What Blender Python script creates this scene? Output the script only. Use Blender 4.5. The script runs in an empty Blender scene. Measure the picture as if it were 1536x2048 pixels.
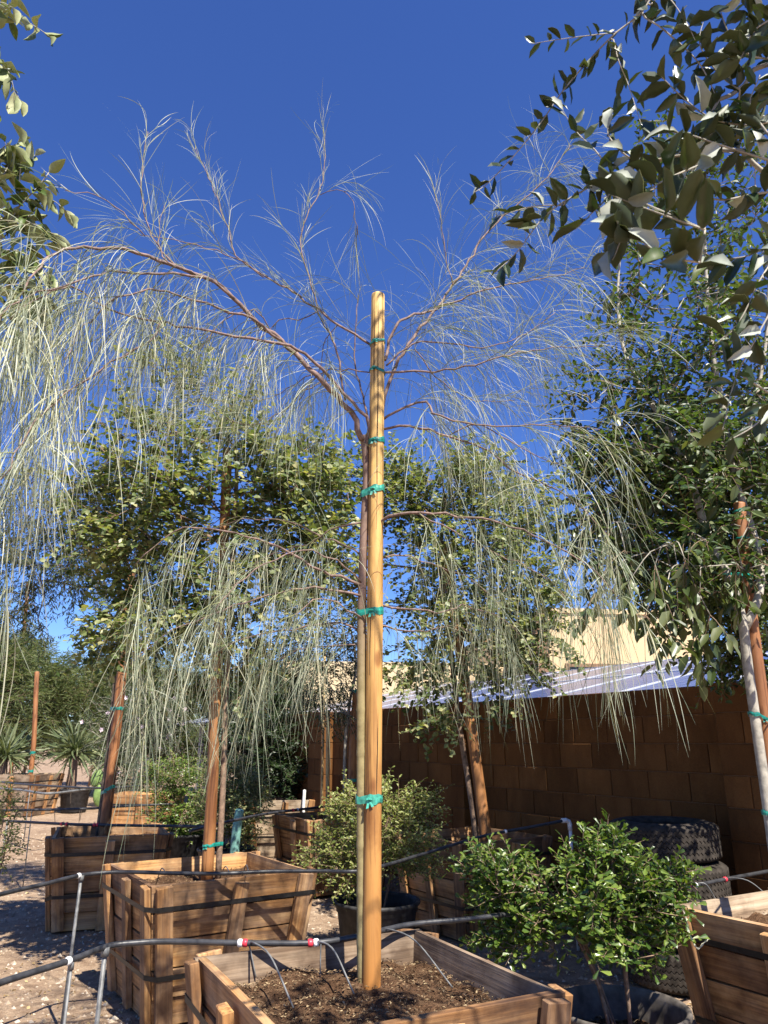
import bpy, math, random
import numpy as np
from mathutils import Matrix, Vector
RNG = np.random.default_rng(7)
random.seed(7)
scene = bpy.context.scene
col = scene.collection

# ------------------------------------------------------------------ camera
CAM_H = 1.43
PITCH = math.radians(17.3)
F = 1480.0                                   # focal length in photo pixels (1536 x 2048)
cam_d = bpy.data.cameras.new('camera')
cam = bpy.data.objects.new('camera', cam_d)
col.objects.link(cam)
cam.location = (0, 0, CAM_H)
cam.rotation_euler = (math.radians(90) + PITCH, 0, 0)
cam_d.sensor_fit = 'VERTICAL'
cam_d.sensor_height = 36
cam_d.lens = F / 2048 * 36
cam_d.clip_start = 0.05
cam_d.clip_end = 2000
cam_d.dof.use_dof = True
cam_d.dof.focus_distance = 3.3
cam_d.dof.aperture_fstop = 8
scene.camera = cam
scene.render.resolution_x, scene.render.resolution_y = 768, 1024

# ------------------------------------------------------------------ light
SUN_AZ = math.radians(31.1)                  # to the right of straight behind the camera
SUN_EL = math.radians(55)
sun_dir = Vector((math.sin(SUN_AZ) * math.cos(SUN_EL), -math.cos(SUN_AZ) * math.cos(SUN_EL), math.sin(SUN_EL)))
world = bpy.data.worlds.new('World')
scene.world = world
world.use_nodes = True
wn = world.node_tree
bg = wn.nodes['Background']
sky = wn.nodes.new('ShaderNodeTexSky')
sky.sky_type = 'NISHITA'
sky.sun_disc = False
sky.sun_elevation = SUN_EL
sky.sun_rotation = math.atan2(sun_dir.x, sun_dir.y)
sky.altitude = 900
sky.air_density = 1.0
sky.dust_density = 0.05
sky.ozone_density = 9.5
hs = wn.nodes.new('ShaderNodeHueSaturation')
hs.inputs['Saturation'].default_value = 1.10
hs.inputs['Hue'].default_value = 0.514
wn.links.new(sky.outputs[0], hs.inputs['Color'])
wn.links.new(hs.outputs[0], bg.inputs[0])
bg.inputs[1].default_value = 0.09
sun_d = bpy.data.lights.new('sun', 'SUN')
sun_d.energy = 5.0
sun_d.angle = math.radians(0.53)
sun_d.color = (1.0, 0.94, 0.84)
sun = bpy.data.objects.new('sun', sun_d)
col.objects.link(sun)
sun.rotation_euler = sun_dir.to_track_quat('Z', 'Y').to_euler()
scene.view_settings.view_transform = 'Standard'
scene.view_settings.look = 'None'
scene.view_settings.exposure = 1.14
scene.view_settings.gamma = 1
scene.cycles.max_bounces = 8
scene.cycles.transparent_max_bounces = 8

# ------------------------------------------------------------------ pixel helpers (photo pixel -> direction)
CT, ST = math.cos(PITCH), math.sin(PITCH)
def ray(u, v):
    x = (u - 768) / F; y = -(v - 1024) / F
    return np.array((x, CT - ST * y, ST + CT * y))
def pz(u, v, z):                             # the point of that ray at height z
    d = ray(u, v); t = (z - CAM_H) / d[2]
    return np.array((d[0] * t, d[1] * t, z))
def py(u, v, Y):                             # the point of that ray at depth Y
    d = ray(u, v); t = Y / d[1]
    return np.array((d[0] * t, Y, CAM_H + d[2] * t))
def proj(P):
    P = np.asarray(P, float)
    x = P[..., 0]; y = P[..., 1]; z = P[..., 2] - CAM_H
    zc = y * CT + z * ST
    yc = -y * ST + z * CT
    zs = np.where(np.abs(zc) < 1e-3, 1e-3, zc)
    return 768 + F * x / zs, 1024 - F * yc / zs, zc

# ------------------------------------------------------------------ object helpers
def tag(o, label=None, cat=None, group=None, kind=None):
    if label: o['label'] = label
    if cat: o['category'] = cat
    if group: o['group'] = group
    if kind: o['kind'] = kind
    return o
def empty(name, loc=(0, 0, 0), rz=0.0):
    o = bpy.data.objects.new(name, None)
    o.empty_display_size = 0.1
    col.objects.link(o)
    o.location = loc; o.rotation_euler = (0, 0, rz)
    return o
def link(name, me, parent=None, mat=None, mw=None):
    """link a mesh; mw is its matrix in the parent's space"""
    o = bpy.data.objects.new(name, me)
    col.objects.link(o)
    if mat is not None and not me.materials:
        me.materials.append(mat)
    if parent is not None:
        o.parent = parent
    if mw is not None:
        o.matrix_basis = mw
    return o
def to_local(root, V):
    """world verts into the space of a root that has only location and z rotation"""
    V = np.asarray(V, float) - np.array(root.location)
    a = -root.rotation_euler[2]
    if a:
        c, s = math.cos(a), math.sin(a)
        V = np.stack([V[:, 0] * c - V[:, 1] * s, V[:, 0] * s + V[:, 1] * c, V[:, 2]], 1)
    return V

class MB:
    """collects vertices, triangles and quads"""
    def __init__(s):
        s.v = []; s.f = []; s.n = 0
    def add(s, V, Fc, mi=0):
        V = np.asarray(V, float).reshape(-1, 3); Fc = np.asarray(Fc, int)
        s.v.append(V); s.f.append((Fc + s.n, mi)); s.n += len(V)
    def verts(s):
        return np.concatenate(s.v) if s.v else np.zeros((0, 3))
    def mesh(s, name, mats=(), smooth=False, root=None):
        me = bpy.data.meshes.new(name)
        V = s.verts()
        if root is not None: V = to_local(root, V)
        me.vertices.add(len(V))
        me.vertices.foreach_set('co', V.astype(np.float32).ravel())
        idx = np.concatenate([f.ravel() for f, m in s.f])
        tot = np.concatenate([np.full(len(f), f.shape[1]) for f, m in s.f])
        mi = np.concatenate([np.full(len(f), m) for f, m in s.f])
        start = np.concatenate([[0], np.cumsum(tot)[:-1]])
        me.loops.add(len(idx))
        me.loops.foreach_set('vertex_index', idx.astype(np.int32))
        me.polygons.add(len(tot))
        me.polygons.foreach_set('loop_start', start.astype(np.int32))
        me.polygons.foreach_set('loop_total', tot.astype(np.int32))
        me.polygons.foreach_set('material_index', mi.astype(np.int32))
        me.polygons.foreach_set('use_smooth', np.full(len(tot), bool(smooth)))
        me.update(calc_edges=True)
        me.validate()
        for m in mats: me.materials.append(m)
        return me
    def build(s, name, mats, parent=None, smooth=False, local=True):
        if not isinstance(mats, (list, tuple)): mats = [mats]
        me = s.mesh(name, mats, smooth, parent if (parent is not None and local) else None)
        return link(name, me, parent)

QB = np.array([[0, 1, 3, 2], [4, 6, 7, 5], [0, 4, 5, 1], [2, 3, 7, 6], [0, 2, 6, 4], [1, 5, 7, 3]])
def box_verts(x0, x1, y0, y1, z0, z1):
    return np.array([[x, y, z] for x in (x0, x1) for y in (y0, y1) for z in (z0, z1)], float)
def bev_box(x0, x1, y0, y1, z0, z1, b):
    """box with chamfered edges (24 verts, 26 faces)"""
    V = []; idx = {}
    c = [(x0, x1), (y0, y1), (z0, z1)]
    for i in (0, 1):
        for j in (0, 1):
            for k in (0, 1):
                s = (i, j, k)
                for ax in range(3):
                    p = [c[a][s[a]] + ((b if s[a] == 0 else -b) if a != ax else 0) for a in range(3)]
                    idx[(s, ax)] = len(V); V.append(p)
    T = []; Q = []
    for ax in range(3):
        o = [a for a in range(3) if a != ax]
        for sd in (0, 1):
            L = []
            for q in ((0, 0), (1, 0), (1, 1), (0, 1)):
                s = [0] * 3; s[ax] = sd; s[o[0]] = q[0]; s[o[1]] = q[1]; L.append(idx[(tuple(s), ax)])
            Q.append(L)
    for ax in range(3):
        o = [a for a in range(3) if a != ax]
        for q in ((0, 0), (1, 0), (0, 1), (1, 1)):
            s0 = [0] * 3; s1 = [0] * 3; s1[ax] = 1
            for t in (s0, s1): t[o[0]] = q[0]; t[o[1]] = q[1]
            Q.append([idx[(tuple(s0), o[0])], idx[(tuple(s1), o[0])], idx[(tuple(s1), o[1])], idx[(tuple(s0), o[1])]])
    for i in (0, 1):
        for j in (0, 1):
            for k in (0, 1):
                T.append([idx[((i, j, k), a)] for a in range(3)])
    return np.array(V), np.array(Q), np.array(T)
import bmesh
def fix_normals(me):
    bm = bmesh.new(); bm.from_mesh(me); bmesh.ops.recalc_face_normals(bm, faces=bm.faces); bm.to_mesh(me); bm.free()

def frames(P):
    """tangents and two side vectors along a polyline"""
    T = np.gradient(P, axis=0); T /= np.linalg.norm(T, axis=1)[:, None] + 1e-9
    a = np.array((0.31, 0.17, 0.93)) if abs(T[0][2]) < 0.8 else np.array((1.0, 0.2, 0.1))
    S = []
    s = a - T[0] * a.dot(T[0])
    for t in T:
        s = s - t * s.dot(t); s = s / (np.linalg.norm(s) + 1e-9); S.append(s)
    S = np.array(S)
    return T, S, np.cross(T, S)
def tube(mb, P, R, n=6, cap=True, mi=0):
    P = np.asarray(P, float); R = np.broadcast_to(np.asarray(R, float), (len(P),))
    T, S, B = frames(P)
    a = np.arange(n) * 2 * math.pi / n
    V = P[:, None] + R[:, None, None] * (S[:, None] * np.cos(a)[None, :, None] + B[:, None] * np.sin(a)[None, :, None])
    m = len(P)
    i = np.arange(m - 1)[:, None] * n; j = np.arange(n)[None]; j2 = (j + 1) % n
    Q = np.stack([i + j, i + j2, i + n + j2, i + n + j], -1).reshape(-1, 4)
    V = V.reshape(-1, 3)
    mb.add(V, Q, mi)
    if cap:
        base = mb.n
        mb.add(np.array([P[0], P[-1]]), np.zeros((0, 3), int), mi)
        k = base - m * n
        jj = np.arange(n); jn = (jj + 1) % n
        t0 = np.stack([np.full(n, base), k + jn, k + jj], 1)
        e = k + (m - 1) * n
        t1 = np.stack([np.full(n, base + 1), e + jj, e + jn], 1)
        mb.f.append((np.concatenate([t0, t1]), mi))
def spline(P, n):
    """Catmull-Rom through P with n samples"""
    P = np.asarray(P, float)
    if len(P) < 3:
        t = np.linspace(0, 1, n)[:, None]; return P[0] * (1 - t) + P[-1] * t
    Q = np.concatenate([[2 * P[0] - P[1]], P, [2 * P[-1] - P[-2]]])
    seg = np.linalg.norm(np.diff(P, axis=0), axis=1); cs = np.concatenate([[0], np.cumsum(seg)])
    out = []
    for s in np.linspace(0, cs[-1] * 0.99999, n):
        i = min(np.searchsorted(cs, s, side='right') - 1, len(P) - 2)
        t = (s - cs[i]) / (seg[i] + 1e-9)
        p0, p1, p2, p3 = Q[i:i + 4]
        out.append(0.5 * (2 * p1 + (p2 - p0) * t + (2 * p0 - 5 * p1 + 4 * p2 - p3) * t * t + (3 * p1 - p0 - 3 * p2 + p3) * t ** 3))
    return np.array(out)
def lathe(mb, prof, n=40, c=(0, 0, 0), mi=0, closed=False):
    prof = np.asarray(prof, float); m = len(prof)
    a = np.arange(n) * 2 * math.pi / n
    V = np.stack([prof[:, 0, None] * np.cos(a) + c[0], prof[:, 0, None] * np.sin(a) + c[1], np.repeat(prof[:, 1, None], n, 1) + c[2]], -1)
    mm = m if closed else m - 1
    i = np.arange(mm)[:, None]; j = np.arange(n)[None]
    i2 = (i + 1) % m; j2 = (j + 1) % n
    Q = np.stack([i * n + j, i * n + j2, i2 * n + j2, i2 * n + j], -1).reshape(-1, 4)
    mb.add(V.reshape(-1, 3), Q, mi)

# ------------------------------------------------------------------ materials
def new_mat(name):
    m = bpy.data.materials.new(name); m.use_nodes = True
    nt = m.node_tree
    return m, nt, nt.nodes['Principled BSDF'], nt.nodes['Material Output']
def nd(nt, typ, **kw):
    n = nt.nodes.new(typ)
    for k, v in kw.items():
        if k.startswith('i_'):
            key = k[2:]; key = int(key) if key.isdigit() else key
            n.inputs[key].default_value = v
        else: setattr(n, k, v)
    return n
def ramp(nt, fac, stops, interp='LINEAR'):
    r = nt.nodes.new('ShaderNodeValToRGB'); r.color_ramp.interpolation = interp
    e = r.color_ramp.elements
    while len(e) < len(stops): e.new(0.5)
    for el, (p, c) in zip(e, stops):
        el.position = p; el.color = (*c, 1) if len(c) == 3 else c
    nt.links.new(fac, r.inputs[0]); return r.outputs[0]
def mixc(nt, fac, a, b, mode='MIX'):
    m = nt.nodes.new('ShaderNodeMix'); m.data_type = 'RGBA'; m.blend_type = mode
    for sock, val in ((m.inputs[0], fac), (m.inputs[6], a), (m.inputs[7], b)):
        if hasattr(val, 'is_output'): nt.links.new(val, sock)
        elif isinstance(val, (int, float)): sock.default_value = val
        else: sock.default_value = (*val, 1)
    return m.outputs[2]
def bump(nt, bs, h, strength=0.3, dist=0.01):
    b = nd(nt, 'ShaderNodeBump', i_Strength=strength, i_Distance=dist)
    nt.links.new(h, b.inputs['Height']); nt.links.new(b.outputs[0], bs.inputs['Normal'])
def noise(nt, vec, scale, detail=5, rough=0.55, dist=0.0):
    n = nd(nt, 'ShaderNodeTexNoise', i_Scale=scale, i_Detail=detail, i_Roughness=rough, i_Distortion=dist)
    if vec is not None: nt.links.new(vec, n.inputs['Vector'])
    return n.outputs[0]
def objcoord(nt, scale=(1, 1, 1), rand=True):
    tc = nd(nt, 'ShaderNodeTexCoord')
    out = tc.outputs['Object']
    if rand:
        oi = nd(nt, 'ShaderNodeObjectInfo')
        sc = nd(nt, 'ShaderNodeVectorMath', operation='SCALE'); sc.inputs[0].default_value = (37.0, 91.0, 53.0)
        nt.links.new(oi.outputs['Random'], sc.inputs['Scale'])
        ad = nd(nt, 'ShaderNodeVectorMath', operation='ADD')
        nt.links.new(out, ad.inputs[0]); nt.links.new(sc.outputs[0], ad.inputs[1]); out = ad.outputs[0]
    mp = nd(nt, 'ShaderNodeMapping'); mp.inputs['Scale'].default_value = scale
    nt.links.new(out, mp.inputs[0])
    return mp.outputs[0]
def objrand(nt):
    return nd(nt, 'ShaderNodeObjectInfo').outputs['Random']

def wood_mat(name, cols, grey=0.35, axis=0, rough=0.85, gscale=1.0):
    """sawn timber, grain along a local axis, each board its own tone"""
    m, nt, bs, out = new_mat(name)
    sc = [26 * gscale] * 3; sc[axis] = 1.3
    v = objcoord(nt, sc)
    n1 = noise(nt, v, 1.0, 6, 0.6, 1.2)
    base = ramp(nt, n1, [(0.25, cols[0]), (0.5, cols[1]), (0.78, cols[2])])
    sc2 = [90 * gscale] * 3; sc2[axis] = 2.5
    n2 = noise(nt, objcoord(nt, sc2), 1.0, 3, 0.6)
    base = mixc(nt, 0.55, base, ramp(nt, n2, [(0.36, (0.34, 0.27, 0.22)), (0.52, (1.0, 1.0, 1.0))]), 'MULTIPLY')
    sc3 = [5] * 3; sc3[axis] = 2.2
    n3 = noise(nt, objcoord(nt, sc3), 1.0, 5, 0.65)
    g = ramp(nt, n3, [(0.42, (0, 0, 0)), (0.68, (grey, grey, grey))])
    base = mixc(nt, g, base, (0.42, 0.35, 0.27))
    dk = ramp(nt, noise(nt, objcoord(nt, (3.1, 3.1, 3.1)), 1.3, 5, 0.6), [(0.38, (0.22, 0.16, 0.12)), (0.56, (1, 1, 1))])
    base = mixc(nt, 0.75, base, dk, 'MULTIPLY')
    sc4 = [16] * 3; sc4[axis] = 0.8
    st = ramp(nt, noise(nt, objcoord(nt, sc4), 1.0, 4, 0.7, 0.5), [(0.33, (0.30, 0.22, 0.17)), (0.44, (1, 1, 1))])
    base = mixc(nt, 0.7, base, st, 'MULTIPLY')
    rv = ramp(nt, objrand(nt), [(0.0, (0.66, 0.60, 0.56)), (0.5, (1.05, 1.02, 0.97)), (1.0, (1.38, 1.34, 1.25))])
    base = mixc(nt, 1.0, base, rv, 'MULTIPLY')
    nt.links.new(base, bs.inputs['Base Color'])
    bs.inputs['Roughness'].default_value = rough
    bump(nt, bs, n2, 0.5, 0.003)
    return m
def leaf_mat(name, stops, rough=0.42, trans=0.28, spec=0.4, obj=False, tcol=1.6):
    m, nt, bs, out = new_mat(name)
    geo = nd(nt, 'ShaderNodeNewGeometry')
    fac = objrand(nt) if obj else geo.outputs['Random Per Island']
    c = ramp(nt, fac, stops)
    nz = noise(nt, nd(nt, 'ShaderNodeTexCoord').outputs['Object'], 0.9 if not obj else 4.0, 5)
    c = mixc(nt, 0.5, c, ramp(nt, nz, [(0.3, (0.72, 0.75, 0.7)), (0.7, (1.15, 1.12, 1.05))]), 'MULTIPLY')
    nt.links.new(c, bs.inputs['Base Color'])
    bs.inputs['Roughness'].default_value = rough
    bs.inputs['Specular IOR Level'].default_value = spec
    tr = nd(nt, 'ShaderNodeBsdfTranslucent')
    tc = mixc(nt, 1.0, c, (tcol, tcol * 1.05, 0.55), 'MULTIPLY')
    nt.links.new(tc, tr.inputs[0])
    mx = nd(nt, 'ShaderNodeMixShader'); mx.inputs[0].default_value = trans
    nt.links.new(bs.outputs[0], mx.inputs[1]); nt.links.new(tr.outputs[0], mx.inputs[2])
    nt.links.new(mx.outputs[0], out.inputs[0])
    return m
def simple_mat(name, colr, rough=0.5, var=0.15, nscale=30, bmp=0.0, bd=0.002, spec=0.5, metal=0.0):
    m, nt, bs, out = new_mat(name)
    n = noise(nt, objcoord(nt), nscale, 5)
    lo = tuple(c * (1 - var * 2) for c in colr); hi = tuple(min(1, c * (1 + var * 2)) for c in colr)
    c = ramp(nt, n, [(0.3, lo), (0.7, hi)])
    nt.links.new(c, bs.inputs['Base Color'])
    bs.inputs['Roughness'].default_value = rough
    bs.inputs['Specular IOR Level'].default_value = spec
    bs.inputs['Metallic'].default_value = metal
    if bmp: bump(nt, bs, n, bmp, bd)
    return m

M = {}
M['crate'] = wood_mat('crate_wood', [(0.13, 0.054, 0.018), (0.38, 0.20, 0.072), (0.58, 0.36, 0.15)], 0.4)
M['cleat'] = wood_mat('cleat_wood', [(0.14, 0.058, 0.019), (0.40, 0.21, 0.076), (0.62, 0.39, 0.165)], 0.45)
M['orange_crate'] = wood_mat('orange_crate_wood', [(0.24, 0.11, 0.04), (0.46, 0.24, 0.09), (0.58, 0.34, 0.15)], 0.12)
M['pale_crate'] = wood_mat('pale_crate_wood', [(0.22, 0.16, 0.10), (0.40, 0.30, 0.20), (0.55, 0.46, 0.34)], 0.6)
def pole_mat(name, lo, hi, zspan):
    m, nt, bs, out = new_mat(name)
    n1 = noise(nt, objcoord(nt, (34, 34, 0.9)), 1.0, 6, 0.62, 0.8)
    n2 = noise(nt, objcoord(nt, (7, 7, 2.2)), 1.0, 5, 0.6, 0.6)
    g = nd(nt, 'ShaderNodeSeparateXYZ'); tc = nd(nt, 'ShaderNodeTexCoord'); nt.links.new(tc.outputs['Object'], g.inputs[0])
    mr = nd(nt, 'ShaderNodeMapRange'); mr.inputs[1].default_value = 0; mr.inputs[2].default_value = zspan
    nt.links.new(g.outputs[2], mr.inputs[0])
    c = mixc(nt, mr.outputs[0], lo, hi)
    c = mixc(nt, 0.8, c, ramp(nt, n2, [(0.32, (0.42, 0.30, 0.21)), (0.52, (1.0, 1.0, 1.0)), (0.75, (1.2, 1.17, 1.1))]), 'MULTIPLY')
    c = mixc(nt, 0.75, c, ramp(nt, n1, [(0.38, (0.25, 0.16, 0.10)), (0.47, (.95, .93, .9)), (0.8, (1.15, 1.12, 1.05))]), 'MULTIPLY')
    # knots
    vo = nd(nt, 'ShaderNodeTexVoronoi', i_Scale=1.0); nt.links.new(objcoord(nt, (9, 9, 4.0)), vo.inputs['Vector'])
    kn = ramp(nt, vo.outputs['Distance'], [(0.0, (0.34, 0.2, 0.12)), (0.10, (0.5, 0.36, 0.25)), (0.17, (1, 1, 1))])
    c = mixc(nt, 0.8, c, kn, 'MULTIPLY')
    nt.links.new(c, bs.inputs['Base Color'])
    bs.inputs['Roughness'].default_value = 0.62
    bump(nt, bs, n1, 0.5, 0.004)
    return m
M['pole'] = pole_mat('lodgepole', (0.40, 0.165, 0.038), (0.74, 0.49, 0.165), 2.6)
M['pole2'] = pole_mat('lodgepole_brown', (0.34, 0.15, 0.05), (0.34, 0.16, 0.055), 3.0)
M['pole_red'] = pole_mat('lodgepole_red', (0.30, 0.125, 0.045), (0.31, 0.135, 0.05), 3.0)
M['lath'] = pole_mat('pale_lath', (0.58, 0.40, 0.18), (0.62, 0.44, 0.2), 3.0)
M['crack'] = simple_mat('split_wood', (0.05, 0.025, 0.012), 0.9)
M['tie'] = simple_mat('green_tie_tape', (0.012, 0.22, 0.165), 0.42, 0.3, 60, 0.3)
_nt = M['tie'].node_tree; _bs = _nt.nodes['Principled BSDF']; _c = _bs.inputs['Base Color'].links[0].from_socket
_nt.links.new(mixc(_nt, 1.0, _c, ramp(_nt, objrand(_nt), [(0.0, (0.6, 0.75, 0.8)), (0.6, (1.1, 1.0, 1.0)), (1.0, (4.0, 1.35, 1.3))]), 'MULTIPLY'), _bs.inputs['Base Color'])
M['strap'] = simple_mat('black_strap', (0.012, 0.011, 0.01), 0.5, 0.3, 40)
M['pipe'] = simple_mat('black_poly_pipe', (0.035, 0.035, 0.037), 0.42, 0.25, 25, 0.1)
M['grey_pipe'] = simple_mat('dusty_grey_pipe', (0.14, 0.14, 0.135), 0.5, 0.25, 30, 0.1)
M['red'] = simple_mat('red_fitting', (0.62, 0.04, 0.06), 0.4)
M['white'] = simple_mat('white_plastic', (0.75, 0.74, 0.70), 0.4, 0.06)
M['teal'] = simple_mat('teal_painted_pipe', (0.16, 0.34, 0.30), 0.6, 0.25, 14, 0.2)
M['pot'] = simple_mat('black_plastic_pot', (0.035, 0.034, 0.034), 0.6, 0.3, 18, 0.15, spec=0.25)
M['potgrey'] = simple_mat('dusty_grey_pot', (0.115, 0.10, 0.085), 0.6, 0.25, 18, 0.15, spec=0.3)
M['rubber'] = simple_mat('tyre_rubber', (0.040, 0.033, 0.027), 0.85, 0.3, 22, 0.35, spec=0.2)
M['bark_brown'] = simple_mat('bark_brown', (0.20, 0.13, 0.085), 0.85, 0.25, 40, 0.6, 0.006)
M['bark_pale'] = simple_mat('bark_pale', (0.34, 0.31, 0.25), 0.8, 0.2, 26, 0.5, 0.004)
M['bark_pink'] = simple_mat('bark_pinkish', (0.19, 0.125, 0.10), 0.8, 0.25, 45, 0.6, 0.004)
M['bark_dark'] = simple_mat('bark_dark', (0.10, 0.075, 0.055), 0.85, 0.25, 40, 0.5, 0.004)
def cane_mat():
    m, nt, bs, out = new_mat('bark_olive_to_brown')
    n = noise(nt, objcoord(nt), 24, 5, 0.65)
    g = nd(nt, 'ShaderNodeSeparateXYZ'); nt.links.new(nd(nt, 'ShaderNodeTexCoord').outputs['Object'], g.inputs[0])
    ad = nd(nt, 'ShaderNodeMath', operation='MULTIPLY_ADD'); nt.links.new(n, ad.inputs[0]); ad.inputs[1].default_value = 0.5; nt.links.new(g.outputs[2], ad.inputs[2])
    mr = nd(nt, 'ShaderNodeMapRange'); mr.inputs[1].default_value = 1.25; mr.inputs[2].default_value = 1.75; nt.links.new(ad.outputs[0], mr.inputs[0])
    c = mixc(nt, mr.outputs[0], (0.28, 0.225, 0.10), (0.20, 0.125, 0.09))
    c = mixc(nt, 0.8, c, ramp(nt, n, [(0.3, (0.55, 0.5, 0.45)), (0.6, (1.1, 1.1, 1.1))]), 'MULTIPLY')
    nt.links.new(c, bs.inputs['Base Color']); bs.inputs['Roughness'].default_value = 0.7; bump(nt, bs, n, 0.4, 0.004)
    return m
M['cane'] = cane_mat()
M['twig_green'] = simple_mat('twig_green', (0.20, 0.21, 0.09), 0.7, 0.2, 30)

G = lambda *cs: [(i / (len(cs) - 1), c) for i, c in enumerate(cs)]
M['strand'] = leaf_mat('strand_leaf', G((0.09, 0.125, 0.08), (0.20, 0.24, 0.165), (0.34, 0.365, 0.27), (0.42, 0.44, 0.34), (0.50, 0.46, 0.30)), 0.5, 0.2, 0.35)
M['strand_o'] = leaf_mat('strand_leaf_large', G((0.20, 0.23, 0.16), (0.34, 0.365, 0.27), (0.44, 0.455, 0.35), (0.54, 0.52, 0.38)), 0.5, 0.2, 0.35, True)
RL = G((0.05, 0.08, 0.025), (0.10, 0.14, 0.047), (0.16, 0.195, 0.08), (0.24, 0.265, 0.12), (0.38, 0.36, 0.17))
M['round'] = leaf_mat('round_leaf', RL, 0.42, 0.3)
M['round_o'] = leaf_mat('round_leaf_near', RL, 0.42, 0.3, obj=True)
ML = G((0.035, 0.075, 0.014), (0.07, 0.125, 0.02), (0.13, 0.19, 0.03), (0.21, 0.27, 0.055))
M['laurel'] = leaf_mat('laurel_leaf', ML, 0.33, 0.28, 0.5)
M['laurel_o'] = leaf_mat('laurel_leaf_near', ML, 0.33, 0.28, 0.5, True)
YL = G((0.10, 0.14, 0.034), (0.19, 0.225, 0.06), (0.29, 0.315, 0.10), (0.40, 0.40, 0.16))
M['yellowgreen'] = leaf_mat('yellow_green_leaf', YL, 0.4, 0.28)
M['ash'] = leaf_mat('ash_leaf', G((0.030, 0.055, 0.015), (0.055, 0.085, 0.022), (0.09, 0.125, 0.038), (0.14, 0.165, 0.06)), 0.4, 0.25)
M['ash_o'] = leaf_mat('ash_leaf_large', G((0.045, 0.07, 0.022), (0.08, 0.105, 0.036), (0.12, 0.145, 0.055), (0.17, 0.19, 0.085)), 0.36, 0.25, 0.5, True)
M['ashsmall'] = leaf_mat('ash_leaf_small', G((0.032, 0.062, 0.018), (0.06, 0.098, 0.028), (0.10, 0.145, 0.05)), 0.42, 0.32)
M['dark'] = leaf_mat('dark_leaf', G((0.014, 0.03, 0.010), (0.025, 0.048, 0.014), (0.045, 0.07, 0.022)), 0.4, 0.15)
M['willow'] = leaf_mat('narrow_leaf', G((0.035, 0.055, 0.028), (0.065, 0.09, 0.045), (0.10, 0.125, 0.065)), 0.5, 0.25)
M['far'] = leaf_mat('feathery_leaf', G((0.075, 0.10, 0.04), (0.12, 0.155, 0.06), (0.17, 0.20, 0.085), (0.23, 0.25, 0.12)), 0.6, 0.25)
M['blade'] = leaf_mat('spiky_blade', G((0.07, 0.10, 0.045), (0.13, 0.16, 0.075), (0.22, 0.235, 0.12)), 0.45, 0.15)
M['cactus'] = simple_mat('cactus_pad', (0.20, 0.30, 0.09), 0.55, 0.15, 12, 0.2)
M['silver_top'] = leaf_mat('dark_green_leaf_top', G((0.015, 0.034, 0.012), (0.026, 0.048, 0.016), (0.05, 0.08, 0.02), (0.10, 0.13, 0.025)), 0.30, 0.12, 0.7, True)
M['silver_pale_top'] = leaf_mat('silver_leaf_pale_top', G((0.28, 0.31, 0.26), (0.38, 0.41, 0.34), (0.50, 0.52, 0.44)), 0.6, 0.08, 0.3, True)  # pale silver skin, used as the top of some leaves
M['olive_under'] = leaf_mat('olive_leaf_underside', G((0.035, 0.05, 0.02), (0.06, 0.078, 0.032), (0.10, 0.12, 0.06)), 0.5, 0.15, 0.3, True)
M['left_top'] = leaf_mat('curled_leaf_top', G((0.075, 0.12, 0.026), (0.12, 0.165, 0.04), (0.2, 0.235, 0.075)), 0.42, 0.22, 0.4, True)
M['left_under'] = leaf_mat('curled_leaf_underside', G((0.26, 0.30, 0.14), (0.36, 0.39, 0.20), (0.46, 0.47, 0.27)), 0.55, 0.2, 0.3, True)
M['flower'] = simple_mat('pale_pink_petal', (0.72, 0.58, 0.62), 0.6, 0.05)
M['tan'] = simple_mat('tan_stucco', (0.62, 0.47, 0.27), 0.95, 0.05, 60, 0.3, 0.004)
M['shade_trim_stucco'] = simple_mat('shade_trim_stucco', (0.24, 0.145, 0.085), 0.95, 0.08, 60, 0.3, 0.004)  # brown copy of the stucco: painted shade on the side slab, trim elsewhere
M['dark_slab'] = simple_mat('dark_opening', (0.02, 0.02, 0.022), 0.15)
M['stem_white'] = simple_mat('bare_seed_spike', (0.50, 0.47, 0.36), 0.8, 0.15)

# block wall materials
def block_mat():
    m, nt, bs, out = new_mat('brown_block')
    fine = noise(nt, objcoord(nt), 90, 4, 0.7)
    big = noise(nt, objcoord(nt), 4, 4)
    c = ramp(nt, big, [(0.3, (0.145, 0.064, 0.021)), (0.7, (0.195, 0.09, 0.031))])
    c = mixc(nt, 0.6, c, ramp(nt, fine, [(0.3, (0.62, 0.6, 0.58)), (0.7, (1.15, 1.15, 1.15))]), 'MULTIPLY')
    geo = nd(nt, 'ShaderNodeNewGeometry'); mp = nd(nt, 'ShaderNodeMapping'); mp.inputs['Scale'].default_value = (2.2, 2.2, 0.7); nt.links.new(geo.outputs['Position'], mp.inputs[0])
    c = mixc(nt, 0.8, c, ramp(nt, noise(nt, mp.outputs[0], 1.6, 6, 0.65), [(0.35, (0.62, 0.6, 0.58)), (0.6, (1.05, 1.05, 1.05))]), 'MULTIPLY')
    rv = ramp(nt, objrand(nt), [(0.0, (0.70, 0.68, 0.66)), (1.0, (1.15, 1.13, 1.08))])
    c = mixc(nt, 1.0, c, rv, 'MULTIPLY')
    nt.links.new(c, bs.inputs['Base Color']); bs.inputs['Roughness'].default_value = 0.95
    bs.inputs['Specular IOR Level'].default_value = 0.15
    bump(nt, bs, fine, 0.5, 0.004)
    return m
M['block'] = block_mat()
M['mortar'] = simple_mat('block_mortar', (0.16, 0.085, 0.045), 0.95, 0.1, 60, spec=0.1)

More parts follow.
